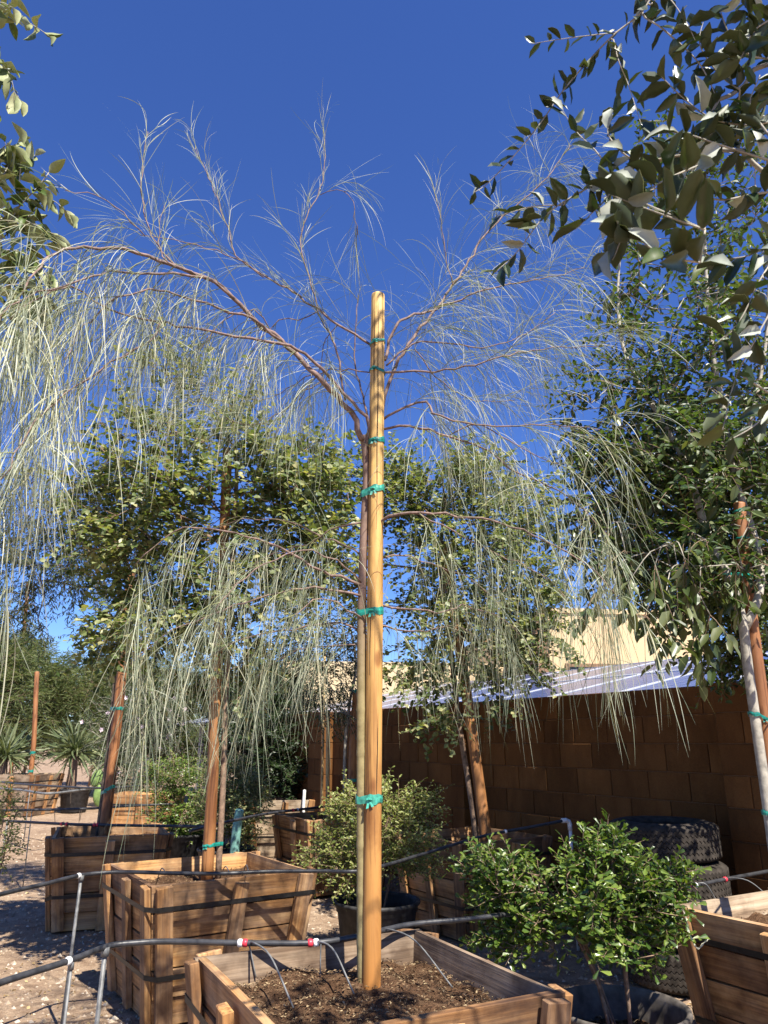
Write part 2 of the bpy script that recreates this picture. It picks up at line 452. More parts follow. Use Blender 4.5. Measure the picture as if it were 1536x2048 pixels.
def ground_mat():
    m, nt, bs, out = new_mat('dirt_ground')
    tc = nd(nt, 'ShaderNodeTexCoord'); v = tc.outputs['Object']
    n1 = noise(nt, v, 0.9, 6, 0.6)
    n2 = noise(nt, v, 9, 6, 0.65)
    n3 = noise(nt, v, 70, 4, 0.7)
    c = ramp(nt, n2, [(0.28, (0.20, 0.135, 0.09)), (0.5, (0.33, 0.24, 0.165)), (0.75, (0.45, 0.35, 0.25))])
    c = mixc(nt, 0.65, c, ramp(nt, n1, [(0.3, (0.66, 0.58, 0.52)), (0.65, (1.1, 1.08, 1.05))]), 'MULTIPLY')
    c = mixc(nt, 0.7, c, ramp(nt, n3, [(0.3, (0.5, 0.47, 0.44)), (0.55, (1, 1, 1)), (0.8, (1.35, 1.32, 1.25))]), 'MULTIPLY')
    nt.links.new(c, bs.inputs['Base Color'])
    bs.inputs['Roughness'].default_value = 0.95; bs.inputs['Specular IOR Level'].default_value = 0.15
    ad = nd(nt, 'ShaderNodeMath', operation='ADD'); nt.links.new(n2, ad.inputs[0]); nt.links.new(n3, ad.inputs[1])
    bump(nt, bs, ad.outputs[0], 0.7, 0.02)
    return m
M['ground'] = ground_mat()
def soil_mat():
    m, nt, bs, out = new_mat('box_soil')
    v = objcoord(nt)
    n2 = noise(nt, v, 14, 6, 0.7); n3 = noise(nt, v, 90, 4, 0.7)
    c = ramp(nt, n2, [(0.28, (0.05, 0.028, 0.016)), (0.5, (0.13, 0.075, 0.042)), (0.75, (0.25, 0.165, 0.095))])
    c = mixc(nt, 0.8, c, ramp(nt, n3, [(0.35, (0.4, 0.36, 0.33)), (0.6, (1.05, 1, 1)), (0.8, (1.5, 1.45, 1.3))]), 'MULTIPLY')
    nt.links.new(c, bs.inputs['Base Color']); bs.inputs['Roughness'].default_value = 0.97; bs.inputs['Specular IOR Level'].default_value = 0.1
    bump(nt, bs, n3, 0.9, 0.02)
    return m
M['soil'] = soil_mat()
M['chip'] = leaf_mat('wood_chip', G((0.06, 0.034, 0.018), (0.12, 0.07, 0.038), (0.21, 0.135, 0.075), (0.44, 0.34, 0.20)), 0.85, 0.0, 0.2)
M['litter'] = leaf_mat('dry_leaf', G((0.13, 0.075, 0.035), (0.26, 0.17, 0.08), (0.42, 0.31, 0.16), (0.55, 0.44, 0.24)), 0.8, 0.1, 0.2)
M['stone'] = leaf_mat('gravel_stone', G((0.17, 0.125, 0.09), (0.30, 0.225, 0.16), (0.42, 0.33, 0.25), (0.52, 0.45, 0.37)), 0.9, 0.0, 0.2)

# ------------------------------------------------------------------ ground
def value_noise2(x, y, seed=0):
    r = np.random.default_rng(seed).random((64, 64))
    xi = np.floor(x).astype(int); yi = np.floor(y).astype(int); fx = x - xi; fy = y - yi
    fx = fx * fx * (3 - 2 * fx); fy = fy * fy * (3 - 2 * fy)
    g = lambda a, b: r[a % 64, b % 64]
    return (g(xi, yi) * (1 - fx) + g(xi + 1, yi) * fx) * (1 - fy) + (g(xi, yi + 1) * (1 - fx) + g(xi + 1, yi + 1) * fx) * fy
def ground_z(x, y):
    fall = np.clip(1 - np.hypot(x, y - 5) / 30, 0, 1)
    return ((value_noise2(x * 1.1, y * 1.1, 1) - 0.5) * 0.05 + (value_noise2(x * 5, y * 5, 2) - 0.5) * 0.018) * fall - 0.015
def axis_pts(lo, hi, fine):
    a = list(np.arange(lo, hi + 1e-6, fine)); s = fine
    while a[-1] < 900: s *= 1.35; a.append(a[-1] + s)
    s = fine
    while a[0] > -900: s *= 1.35; a.insert(0, a[0] - s)
    return np.array(a)
def make_ground():
    X = axis_pts(-7, 4.5, 0.07); Y = axis_pts(1.2, 13, 0.07)
    gx, gy = np.meshgrid(X, Y, indexing='ij')
    V = np.stack([gx, gy, ground_z(gx, gy)], -1).reshape(-1, 3)
    n = len(Y); i = np.arange(len(X) - 1)[:, None] * n; j = np.arange(n - 1)[None]
    Q = np.stack([i + j, i + n + j, i + n + j + 1, i + j + 1], -1).reshape(-1, 4)
    mb = MB(); mb.add(V, Q)
    o = mb.build('ground', M['ground'], smooth=True)
    o['kind'] = 'structure'
make_ground()

# ------------------------------------------------------------------ block wall
WD = np.array((-0.52, 0.854)); WD /= np.linalg.norm(WD)          # along the wall, away from the camera
WN = np.array((WD[1], -WD[0])) * -1                              # out of the wall towards the camera side
if WN[1] > 0: WN = -WN
W0 = np.array((2.48, 5.30))                                      # a point of the wall face
WROT = math.atan2(WD[1], WD[0])
COURSE, BL, WALL_T = 0.2035, 0.372, 0.19
def make_wall():
    root = empty('block_wall', (W0[0], W0[1], 0), WROT)
    tag(root, 'brown concrete block wall with shallow pilasters behind the tyres and tree boxes', 'wall')
    # local x runs along the wall; the camera side is +y after this rotation
    side = 1.0 if np.dot(np.array((-math.sin(WROT), math.cos(WROT))), WN) > 0 else -1.0
    gap = 0.0075
    def blk(len_, dep):
        V, Q, T = bev_box(gap / 2, len_ - gap / 2, -dep / 2, dep / 2, gap / 2, COURSE - gap / 2, 0.004)
        mb = MB(); mb.add(V, Q); mb.f.append((T, 0))
        me = mb.mesh('block', [M['block']]); fix_normals(me); return me
    full = blk(BL, WALL_T)
    pil = blk(0.40, WALL_T + 0.17); pil_s = blk(0.2, WALL_T + 0.17)
    rows = 9
    x_lo, x_hi = -1.55, 9.2
    pils = (-0.30, 2.98, 6.10)
    rr = random.Random(3)
    for r in range(rows):
        x = x_lo + (BL / 2 if r % 2 else 0)
        while x < x_hi:
            if not any(p - 0.35 * BL < x and x + BL < p + 0.40 + 0.35 * BL for p in pils) or True:
                mw = Matrix.Translation((x, -side * (WALL_T / 2) + side * rr.uniform(-0.0015, 0.0015), r * COURSE))
                link('block', full, root, mw=mw)
            x += BL
    for p in pils:
        for r in range(rows):
            y = -side * WALL_T / 2 + side * 0.085 + side * rr.uniform(-0.0015, 0.0015)
            if r % 2 == 0:
                link('pilaster_block', pil, root, mw=Matrix.Translation((p, y, r * COURSE)))
            else:
                for k in (0, 1):
                    link('pilaster_block', pil_s, root, mw=Matrix.Translation((p + 0.2 * k, y, r * COURSE)))
    mb = MB()
    a = 0.011
    y0, y1 = sorted((-side * a, -side * (WALL_T - a)))
    mb.add(box_verts(x_lo - 0.01, x_hi, y0, y1, -0.05, rows * COURSE - 0.006), QB)
    for p in pils:
        y0, y1 = sorted((side * (0.17 - a), -side * (WALL_T - a - 0.003)))
        mb.add(box_verts(p + a, p + 0.4 - a, y0, y1, -0.05, rows * COURSE - 0.010), QB)
    me = mb.mesh('mortar', [M['mortar']]); fix_normals(me)
    link('mortar', me, root)
make_wall()

# ------------------------------------------------------------------ solar panels behind the wall
def panel_mat():
    m, nt, bs, out = new_mat('solar_cells')
    tc = nd(nt, 'ShaderNodeTexCoord'); sp = nd(nt, 'ShaderNodeSeparateXYZ'); nt.links.new(tc.outputs['Object'], sp.inputs[0])
    lines = []
    for ax, pitch in ((0, 0.165), (1, 0.165)):
        d = nd(nt, 'ShaderNodeMath', operation='DIVIDE'); d.inputs[1].default_value = pitch; nt.links.new(sp.outputs[ax], d.inputs[0])
        f = nd(nt, 'ShaderNodeMath', operation='FRACT'); nt.links.new(d.outputs[0], f.inputs[0])
        l = nd(nt, 'ShaderNodeMath', operation='LESS_THAN'); l.inputs[1].default_value = 0.05; nt.links.new(f.outputs[0], l.inputs[0])
        lines.append(l.outputs[0])
    mx = nd(nt, 'ShaderNodeMath', operation='MAXIMUM'); nt.links.new(lines[0], mx.inputs[0]); nt.links.new(lines[1], mx.inputs[1])
    n = noise(nt, objcoord(nt), 8, 4)
    c = ramp(nt, n, [(0.3, (0.035, 0.05, 0.12)), (0.7, (0.055, 0.075, 0.16))])
    c = mixc(nt, mx.outputs[0], c, (0.22, 0.26, 0.36))
    nt.links.new(c, bs.inputs['Base Color']); bs.inputs['Roughness'].default_value = 0.22
    bs.inputs['Specular IOR Level'].default_value = 0.6
    return m
M['cells'] = panel_mat()
M['alu'] = simple_mat('aluminium_frame', (0.62, 0.63, 0.65), 0.4, 0.05, metal=0.3)
def make_solar():
    away = -WN
    c0 = W0 + away * 1.0
    root = empty('solar_array', (c0[0], c0[1], 0), WROT)
    tag(root, 'long tilted array of blue solar panels with white frames beyond the block wall', 'solar panels')
    side = 1.0 if np.dot(np.array((-math.sin(WROT), math.cos(WROT))), away) > 0 else -1.0
    tilt = math.atan2(0.72, 3.5)
    pw, pl = 1.02, 1.74
    R = Matrix.Rotation(side * tilt, 4, 'X')
    mb = MB(); mb.add(box_verts(0, pw - 0.02, 0, pl - 0.02, 0, 0.03), QB); dark_slab = mb.mesh('panel', [M['cells']]); fix_normals(dark_slab)
    fr = MB(); t = 0.03; w, l = pw - 0.02, pl - 0.02
    for b in ((0, w, 0, t), (0, w, l - t, l), (0, t, t, l - t), (w - t, w, t, l - t)):
        fr.add(box_verts(b[0], b[1], b[2], b[3], 0.002, 0.036), QB)
    frm = fr.mesh('panel_frame', [M['alu']]); fix_normals(frm)
    for i in range(-1, 17):
        for j in range(2):
            y = j * pl if side > 0 else -(j + 1) * pl
            mw = Matrix.Translation((0, 0, 1.86)) @ R @ Matrix.Translation((i * pw, y, 0))
            o = link('panel', dark_slab, root, mw=mw)
            f = link('panel_frame', frm, o)
    # support posts and purlins under the panels
    for i in range(0, 18, 4):
        for q in (0.5, 3.0):
            mb = MB(); zt = 1.86 + math.tan(tilt) * q - 0.02
            mb.add(box_verts(i * pw - 0.05, i * pw + 0.05, side * q - 0.05, side * q + 0.05, -0.05, zt), QB)
            me = mb.mesh('post', [M['alu']]); fix_normals(me); link('post', me, root)
make_solar()

# ------------------------------------------------------------------ building beyond
def make_building():
    A = py(1088, 1225, 15.5)
    rot = math.radians(8)
    root = empty('stucco_house', (A[0], A[1], 0), rot)
    tag(root, 'tan flat-roofed stucco house with stepped parapet behind the solar panels', 'house')
    H = A[2]
    ml = MB(); ml.add(box_verts(0, 3.6, 0, 7, 0, H), QB)
    me = ml.mesh('wall', [M['tan']]); fix_normals(me); link('wall', me, root)
    p = MB(); p.add(box_verts(-0.03, 3.63, -0.04, 7.03, H, H + 0.10), QB)
    me = p.mesh('parapet', [M['tan']]); fix_normals(me); link('parapet', me, root)
    r = MB(); r.add(box_verts(3.6, 9.5, 0.5, 7.5, 0, H - 0.85), QB)
    me = r.mesh('low_wing', [M['tan']]); fix_normals(me); link('low_wing', me, root)
    l = MB(); l.add(box_verts(-5.4, -0.002, 1.2, 7.5, 0, H - 0.95), QB)
    me = l.mesh('side_wing', [M['tan']]); fix_normals(me); link('side_wing', me, root)
    d = MB(); d.add(box_verts(-0.30, -0.04, -0.25, 1.15, 0, H - 0.06), QB)  # slab added at the left wall, its brown stands in for shade
    me = d.mesh('shaded_side', [M['shade_trim_stucco']]); fix_normals(me); link('shaded_side', me, root)
    opn = MB(); opn.add(box_verts(0.45, 2.2, -0.012, 0.04, 0.9, H - 1.12), QB)  # flat dark box set into the front wall as an opening
    me = opn.mesh('opening', [M['dark_slab']]); fix_normals(me); wo = link('opening', me, root)
    s = MB()
    for b in ((0.38, 2.27, H - 1.12, H - 1.05), (0.38, 2.27, 0.83, 0.9), (0.38, 0.45, 0.9, H - 1.12), (2.2, 2.27, 0.9, H - 1.12)):
        s.add(box_verts(b[0], b[1], -0.05, 0.03, b[2], b[3]), QB)
    me = s.mesh('frame', [M['shade_trim_stucco']]); fix_normals(me); link('frame', me, wo)
make_building()

# ------------------------------------------------------------------ tree boxes
CR_CACHE = {}
def crate_meshes(w, h, mk):
    key = (w, h, mk)
    if key in CR_CACHE: return CR_CACHE[key]
    taper = 0.085 * w / 0.91
    th = 0.026
    L = math.hypot(h, taper)
    rows = 5
    out = {'planks': [], 'taper': taper, 'th': th, 'L': L}
    for short in (0, 1):
        lst = []
        for r in range(rows):
            z0 = r * L / rows + 0.0035; z1 = (r + 1) * L / rows - 0.0065
            f0 = w / 2 - taper * (1 - z0 / L); f1 = w / 2 - taper * (1 - z1 / L)
            if short: f0 -= th + 0.003; f1 -= th + 0.003
            vs = []
            for a in range(3):          # two segments so boards bow a little
                t = a / 2 * 2 - 1
                for (f, z) in ((f0, z0), (f1, z1)):
                    for y in (0, -th):
                        vs.append((t * f, y + (0.003 if a == 1 else 0) * (1 if r % 2 else -1), z))
            V = np.array(vs)
            q = []
            for a in range(2):
                b = a * 4; c = b + 4
                q += [[b, c, c + 2, b + 2], [b + 1, b + 3, c + 3, c + 1], [b + 2, c + 2, c + 3, b + 3], [b, b + 1, c + 1, c]]
            q += [[0, 2, 3, 1], [8, 9, 11, 10]]
            mb = MB(); mb.add(V, q); me = mb.mesh('plank', [M[mk[0]]]); fix_normals(me); lst.append(me)
        out['planks'].append(lst)
    def cleat(width, thick, length):
        V, Q, T = bev_box(-length / 2, length / 2, -width / 2, width / 2, 0, thick, 0.003)
        mb = MB(); mb.add(V, Q); mb.f.append((T, 0)); me = mb.mesh('cleat', [M[mk[1]]]); fix_normals(me); return me
    out['corner'] = cleat(0.088, 0.034, L * 0.985)
    out['mid'] = cleat(0.078, 0.036, L * 0.95)
    CR_CACHE[key] = out
    return out
def crate(x, y, rot, label, w=0.93, h=0.70, mk=('crate', 'cleat'), soil_h=0.60, straps=(0.83, 0.36), chips=0, seed=0, detail=True, pale=()):
    rr = random.Random(seed + 11)
    root = empty('tree_box', (x, y, 0.0), rot)
    tag(root, label, 'planter box', 'wooden tree boxes in the nursery yard')
    m = crate_meshes(w, h, mk)
    taper, th, L = m['taper'], m['th'], m['L']
    hb = w / 2 - taper
    ax = Vector((0, -taper, h)).normalized()             # up the slope of the -y side
    ny = Vector((1, 0, 0)).cross(ax) * 1                 # outward normal
    if ny.y > 0: ny = -ny
    for k in range(4):
        Rz = Matrix.Rotation(k * math.pi / 2, 4, 'Z')
        # side frame: x along, y = outward*-1.. z up the slope ; local plank y<0 is inside
        S = Matrix(((1, 0, 0, 0), (0, 1, 0, -hb), (0, 0, 1, 0.0), (0, 0, 0, 1)))
        B = Matrix(((1, ny.x, ax.x, 0), (0, ny.y, ax.y, 0), (0, ny.z, ax.z, 0), (0, 0, 0, 1)))
        side = Rz @ S @ B
        for r in range(5):
            me = m['planks'][k % 2][r]
            mw = side @ Matrix.Translation((0, rr.uniform(-0.012, 0.003), 0)) @ Matrix.Rotation(rr.uniform(-0.004, 0.004), 4, 'Y') @ Matrix.Rotation(rr.uniform(-0.003, 0.003), 4, 'Z')
            po = link('plank', me, root, mw=mw)
            if (k, r) in pale:
                po.material_slots[0].link = 'OBJECT'; po.material_slots[0].material = M['pale_crate']
        # cleats lie on the outside; their local x runs up the slope, z is outward
        for cx_t, cx_b, me, dz in ((-(w / 2 - 0.06), -(hb - 0.052), m['corner'], 0.004), ((w / 2 - 0.06), (hb - 0.052), m['corner'], 0.004),
                                   (rr.uniform(-0.04, 0.06), rr.uniform(-0.03, 0.04), m['mid'], -0.01)):
            d = Vector((cx_t - cx_b, 0, L)).normalized()
            out_ = Vector((0, 1, 0))
            wdt = out_.cross(d)
            c = Vector(((cx_t + cx_b) / 2, 0.0035, L / 2 + dz + rr.uniform(-0.006, 0.01)))
            mw = Matrix(((d.x, wdt.x, out_.x, c.x), (d.y, wdt.y, out_.y, c.y), (d.z, wdt.z, out_.z, c.z), (0, 0, 0, 1)))
            link('cleat', me, root, mw=side @ mw)
    for fz in straps:
        z = h * fz
        e = hb + taper * fz + 0.040
        ic = hb + taper * fz - 0.075
        pts = []
        for k in range(4):
            a = k * math.pi / 2
            for tx in (-ic - 0.062, ic + 0.062):
                px, py_ = tx, -e
                pts.append((px * math.cos(a) - py_ * math.sin(a), px * math.sin(a) + py_ * math.cos(a)))
        pts = np.array(pts); n = len(pts); hw = 0.0125
        dz = np.array([rr.uniform(-0.012, 0.012) for _ in range(n)])
        rad = pts / np.linalg.norm(pts, axis=1)[:, None] * 0.002
        tp = hw * taper / h
        V = np.concatenate([np.c_[pts - rad * tp / 0.002, z - hw + dz], np.c_[pts + rad * tp / 0.002, z + hw + dz],
                            np.c_[pts + rad * (1 - tp / 0.002), z - hw + dz], np.c_[pts + rad * (1 + tp / 0.002), z + hw + dz]])
        q = []
        for i in range(n):
            j = (i + 1) % n
            q += [[i, j, n + j, n + i], [2 * n + i, 3 * n + i, 3 * n + j, 2 * n + j], [n + i, n + j, 3 * n + j, 3 * n + i], [i, 2 * n + i, 2 * n + j, j]]
        mb = MB(); mb.add(V, q); me = mb.mesh('strap', [M['strap']]); fix_normals(me); link('strap', me, root)
    # soil
    half = hb + taper * soil_h / h - th - 0.004
    n = 26 if detail else 10
    g = np.linspace(-half, half, n)
    gx, gy = np.meshgrid(g, g, indexing='ij')
    zz = soil_h + (value_noise2((gx + x) * 9, (gy + y) * 9, 5) - 0.5) * 0.05 + (value_noise2((gx + x) * 28, (gy + y) * 28, 6) - 0.5) * 0.025
    V = np.stack([gx, gy, zz], -1).reshape(-1, 3)
    i = np.arange(n - 1)[:, None] * n; j = np.arange(n - 1)[None]
    Q = np.stack([i + j, i + n + j, i + n + j + 1, i + j + 1], -1).reshape(-1, 4)
    mb = MB(); mb.add(V, Q); link('soil', mb.mesh('soil', [M['soil']], True), root)
    if chips:
        r = np.random.default_rng(seed + 5)
        P = np.c_[r.uniform(-half, half, chips), r.uniform(-half, half, chips), np.full(chips, soil_h + 0.012)]
        P[:, 2] += (value_noise2((P[:, 0] + x) * 9, (P[:, 1] + y) * 9, 5) - 0.5) * 0.05
        mb = MB(); scatter_flakes(mb, P, r, 0.005, 0.019, (.15, .5))
        o = link('mulch', mb.mesh('mulch', [M['chip']]), root); o['kind'] = 'stuff'
    return root
def scatter_flakes(mb, P, r, smin, smax, asp=(0.2, 0.7), tilt=0.35):
    n = len(P)
    a = r.uniform(0, 2 * math.pi, n)
    D = np.c_[np.cos(a), np.sin(a), r.normal(0, tilt, n)]; D /= np.linalg.norm(D, axis=1)[:, None]
    N = np.c_[r.normal(0, tilt, n), r.normal(0, tilt, n), np.ones(n)]
    N -= D * (N * D).sum(1)[:, None]; N /= np.linalg.norm(N, axis=1)[:, None]
    L = r.uniform(smin, smax, n); W = L * r.uniform(asp[0], asp[1], n)
    V, Fc = leaf_geo(P, D, N, L, W, LEAF2)
    mb.add(V, Fc)

# ------------------------------------------------------------------ leaves
LEAF8 = (np.array([(0, 0, 0), (.33, 0, -.03), (.7, 0, -.03), (1, 0, -.10), (.30, .5, .07), (.70, .40, .05), (.30, -.5, .07), (.70, -.40, .05)]),
         np.array([(0, 1, 4), (1, 2, 5), (1, 5, 4), (2, 3, 5), (0, 6, 1), (1, 7, 2), (1, 6, 7), (2, 7, 3)]))
LEAF4 = (np.array([(0, 0, 0), (.5, 0, -.05), (1, 0, -.08), (.45, .5, .07), (.45, -.5, .07)]),
         np.array([(0, 1, 3), (1, 2, 3), (0, 4, 1), (1, 4, 2)]))
LEAF2 = (np.array([(0, 0, 0), (.48, .5, .08), (1, 0, -.05), (.48, -.5, .08)]), np.array([(0, 2, 1), (0, 3, 2)]))
OBO8 = (np.array([(0, 0, 0), (.4, 0, -.03), (.8, 0, -.02), (1, 0, -.05), (.45, .32, .05), (.82, .5, .06), (.45, -.32, .05), (.82, -.5, .06)]),
        LEAF8[1])
def leaf_geo(P, D, N, L, W, tmpl):
    T, Fc = tmpl
    S = np.cross(N, D)
    V = P[:, None] + L[:, None, None] * (T[None, :, 0, None] * D[:, None] + T[None, :, 2, None] * N[:, None]) + W[:, None, None] * T[None, :, 1, None] * S[:, None]
    k = len(T)
    FF = (np.arange(len(P))[:, None, None] * k + Fc[None]).reshape(-1, Fc.shape[1])
    return V.reshape(-1, 3), FF
SUNV = np.array(sun_dir)                       # leaves turn part of the way to the light
def norm(A):
    return A / (np.linalg.norm(A, axis=-1, keepdims=True) + 1e-9)
def leaf_two_sided(name, mt, mu, seg=5, wavy=0.0, curl=0.15, fold=0.16, shape='oval', seed=0):
    """a single leaf of unit length: upper and lower skin, each with its own material"""
    r = np.random.default_rng(seed)
    x = np.linspace(0, 1, seg + 1)
    w = {'oval': np.sin(np.pi * np.clip(x * 0.96 + 0.02, 0, 1)) ** 0.75, 'lance': np.sin(np.pi * x ** 0.8) ** 0.9}[shape] * 0.5
    w[0] = 0.02; w[-1] = 0.02
    w[1:-1] *= 1 + wavy * r.uniform(-1, 1, seg - 1)
    z = -curl * x ** 2 + 0.02 * np.sin(x * 9 + r.uniform(0, 6))
    def sheet(off):
        V = []
        for i in range(seg + 1):
            for s in (-1, 0, 1):
                V.append((x[i], s * w[i], z[i] + (fold * w[i] * 1.2 if s else 0) + off + (wavy * 0.05 * r.uniform(-1, 1) if s else 0)))
        return np.array(V)
    V1 = sheet(0.004); V2 = V1.copy(); V2[:, 2] -= 0.008
    q = []
    for i in range(seg):
        for s in (0, 1):
            q.append([i * 3 + s, (i + 1) * 3 + s, (i + 1) * 3 + s + 1, i * 3 + s + 1])
    q = np.array(q)
    mb = MB(); mb.add(V1, q, 0); mb.add(V2, q[:, ::-1], 1)
    return mb.mesh(name, [mt, mu], True)
LEAF_MESH = {}
def leaf_objects(root, P, D, N, L, W, meshes):
    """each leaf an object of its own that shares mesh data"""
    S = np.cross(N, D)
    loc = Vector(root.location); Ri = Matrix.Rotation(-root.rotation_euler[2], 4, 'Z') @ Matrix.Translation(-loc)
    for i in range(len(P)):
        a, b, c = D[i] * L[i], S[i] * W[i], N[i] * L[i]
        mw = Matrix(((a[0], b[0], c[0], P[i][0]), (a[1], b[1], c[1], P[i][1]), (a[2], b[2], c[2], P[i][2]), (0, 0, 0, 1)))
        link('leaf', meshes[i % len(meshes)], root, mw=Ri @ mw)
def foliage(root, leaves, tmpl, mat, nparts=0, mat_o=None, name='crown', only=None):
    P, D, N, L, W = leaves
    keep = np.ones(len(P), bool)
    if nparts:
        u, v, zc = proj(P)
        inside = (u > -5) & (u < 1541) & (v > -5) & (v < 2053) & (zc > 0.2)
        score = np.where(inside, np.sqrt(L * W) / np.maximum(zc, 0.2), 0) * (0.8 + 0.4 * RNG.random(len(P)))
        pick = np.argsort(-score)[:nparts]; pick = pick[score[pick] > 0]
        keep[pick] = False
        key = (id(tmpl), mat_o.name)
        if key not in LEAF_MESH:
            mb = MB(); mb.add(tmpl[0], tmpl[1]); LEAF_MESH[key] = mb.mesh('leaf', [mat_o], True)
        leaf_objects(root, P[pick], D[pick], N[pick], L[pick], W[pick], [LEAF_MESH[key]])
    if keep.any():
        V, Fc = leaf_geo(P[keep], D[keep], N[keep], L[keep], W[keep], tmpl)
        mb = MB(); mb.add(V, Fc)
        o = mb.build(name, mat, root); o['kind'] = 'stuff'

# ------------------------------------------------------------------ growing branches
def grow(trunks, targets, rng, up=0.35):
    """connect target points to the nearest branch so that a limb structure appears.
    trunks: list of polylines. returns node positions, parents"""
    pos = []; par = []
    for tr in trunks:
        for i, p in enumerate(tr):
            pos.append(np.array(p, float)); par.append(-1 if i == 0 else len(pos) - 2)
    ntr = len(pos)
    T = np.asarray(targets, float)
    base = np.array(pos)
    d0 = np.min(np.linalg.norm(T[:, None] - base[None], axis=2), axis=1)
    tips = []
    A = np.array(pos)
    depth = np.zeros(len(pos))
    for i in np.argsort(d0):
        t = T[i]
        dv = t - A
        dist = np.linalg.norm(dv, axis=1)
        # prefer to leave a branch upwards and outwards
        cost = dist * (1 + up * np.clip(-dv[:, 2] / (dist + 1e-6), -0.2, 1)) + 0.10 * depth
        j = int(np.argmin(cost))
        a = A[j]; k = max(1, int(dist[j] / 0.16))
        prev = j
        new = []
        for q in range(1, k + 1):
            f = q / k
            p = a + (t - a) * f + np.array((0, 0, 1)) * (math.sin(f * math.pi) * dist[j] * 0.07) + (rng.normal(0, 0.012, 3) if q < k else 0)
            par.append(prev); prev = len(par) - 1; new.append(p)
        A = np.concatenate([A, np.array(new)]); depth = np.concatenate([depth, np.full(k, depth[j] + dist[j])])
        tips.append(len(A) - 1)
    return A, np.array(par), tips, ntr
def branch_mesh(mb, A, par, tips, ntr, r_tip, r_trunk, expo=2.3, n=5):
    cnt = np.zeros(len(A))
    ch = [[] for _ in A]
    for i, p in enumerate(par):
        if p >= 0: ch[p].append(i)
    rad = np.zeros(len(A))
    for i in range(len(A) - 1, -1, -1):
        s = sum(rad[c] ** expo for c in ch[i]) if ch[i] else r_tip ** expo
        rad[i] = max(r_tip, s ** (1 / expo))
    rad = np.minimum(rad, r_trunk)
    # chains: follow the thickest child
    done = np.zeros(len(A), bool)
    for i in range(len(A)):
        if done[i]: continue
        chain = [i]; done[i] = True
        while True:
            c = [q for q in ch[chain[-1]] if not done[q]]
            if not c: break
            b = max(c, key=lambda q: rad[q]); chain.append(b); done[b] = True
        if par[i] >= 0:
            pts = np.concatenate([[A[par[i]]], A[chain]]); rr_ = np.concatenate([[rad[chain[0]]], rad[chain]])
        else:
            pts = A[chain]; rr_ = rad[chain]
        if len(pts) < 2: continue
        tube(mb, pts, rr_, n if rr_.max() < 0.02 else n + 4, cap=True)
    return rad
def twigs_and_leaves(A, tips, rng, centre, n_twig=2, tw=(0.15, 0.4), spacing=0.03, leaf=(0.03, 0.045), aspect=0.75,
                     droop=0.5, up=0.2, spread=0.7, leaf_up=0.6, hang=0.0, mb=None, tw_r=0.0016, pair=False):
    P = []; D = []; N = []; Ls = []
    for t in tips:
        a = A[t]
        for q in range(n_twig):
            out = a - centre; out[2] *= 0.5
            d = norm(norm(out) * 0.8 + rng.normal(0, spread, 3) + np.array((0, 0, up)))
            ln = rng.uniform(*tw)
            m = 5
            pts = [a.copy()]
            dd = d.copy()
            for s in range(m):
                dd = norm(dd + np.array((0, 0, -droop * 0.25)) + rng.normal(0, 0.08, 3))
                pts.append(pts[-1] + dd * ln / m)
            pts = np.array(pts)
            if mb is not None: tube(mb, pts, np.linspace(tw_r * 1.3, tw_r * 0.5, m + 1), 3, cap=False)
            k = max(2, int(ln / spacing))
            f = (np.arange(k) + rng.uniform(0, 0.6, k) + 0.3) / k * m
            f = np.clip(f, 0, m - 1e-3); i0 = f.astype(int); fr = (f - i0)[:, None]
            pp = pts[i0] * (1 - fr) + pts[i0 + 1] * fr
            tg = norm(pts[i0 + 1] - pts[i0])
            sd = norm(np.cross(tg, np.array((0, 0, 1.0)) + rng.normal(0, 0.25, (k, 3))))
            sgn = np.where(np.arange(k) % 2 == 0, 1, -1)[:, None]
            dl = norm(tg * 0.55 + sd * sgn * 0.9 + rng.normal(0, 0.28, (k, 3)) + np.array((0, 0, -hang)))
            nn = norm(np.array((0, 0, leaf_up)) + 0.55 * SUNV + rng.normal(0, 0.45, (k, 3)) + 0.25 * tg)
            P.append(pp); D.append(dl); N.append(nn); Ls.append(rng.uniform(leaf[0], leaf[1], k))
    P = np.concatenate(P); D = np.concatenate(D); N = np.concatenate(N); L = np.concatenate(Ls)
    N = norm(N - D * (N * D).sum(1)[:, None])
    W = L * aspect * RNG.uniform(0.85, 1.1, len(L))
    return P, D, N, L, W
def blob_pts(rng, blobs):
    """random points inside ellipsoids: (centre, radii, count)"""
    out = []
    for c, r, n in blobs:
        d = norm(rng.normal(0, 1, (n, 3))); q = rng.random(n) ** 0.45
        out.append(np.array(c) + d * q[:, None] * np.array(r))
    return np.concatenate(out)
def tree(name, label, cat, base, trunks, blobs, bark, lmat, tmpl=LEAF8, rng=None, r_tip=0.004, r_trunk=0.03, nparts=0, mat_o=None,
         group=None, gup=0.35, expo=2.3, **tw):
    rng = rng or RNG
    root = empty(name, (base[0], base[1], base[2]))
    tag(root, label, cat, group)
    T = blob_pts(rng, blobs)
    A, par, tips, ntr = grow(trunks, T, rng, gup)
    mb = MB()
    branch_mesh(mb, A, par, tips, ntr, r_tip, r_trunk, expo)
    mt = MB()
    cen = T.mean(0)
    lv = twigs_and_leaves(A, tips, rng, cen, mb=mt, **tw)
    mb.build('trunk', bark, root, smooth=True)
    if mt.n: mt.build('twigs', bark, root)
    foliage(root, lv, tmpl, lmat, nparts, mat_o)
    return root, A, tips

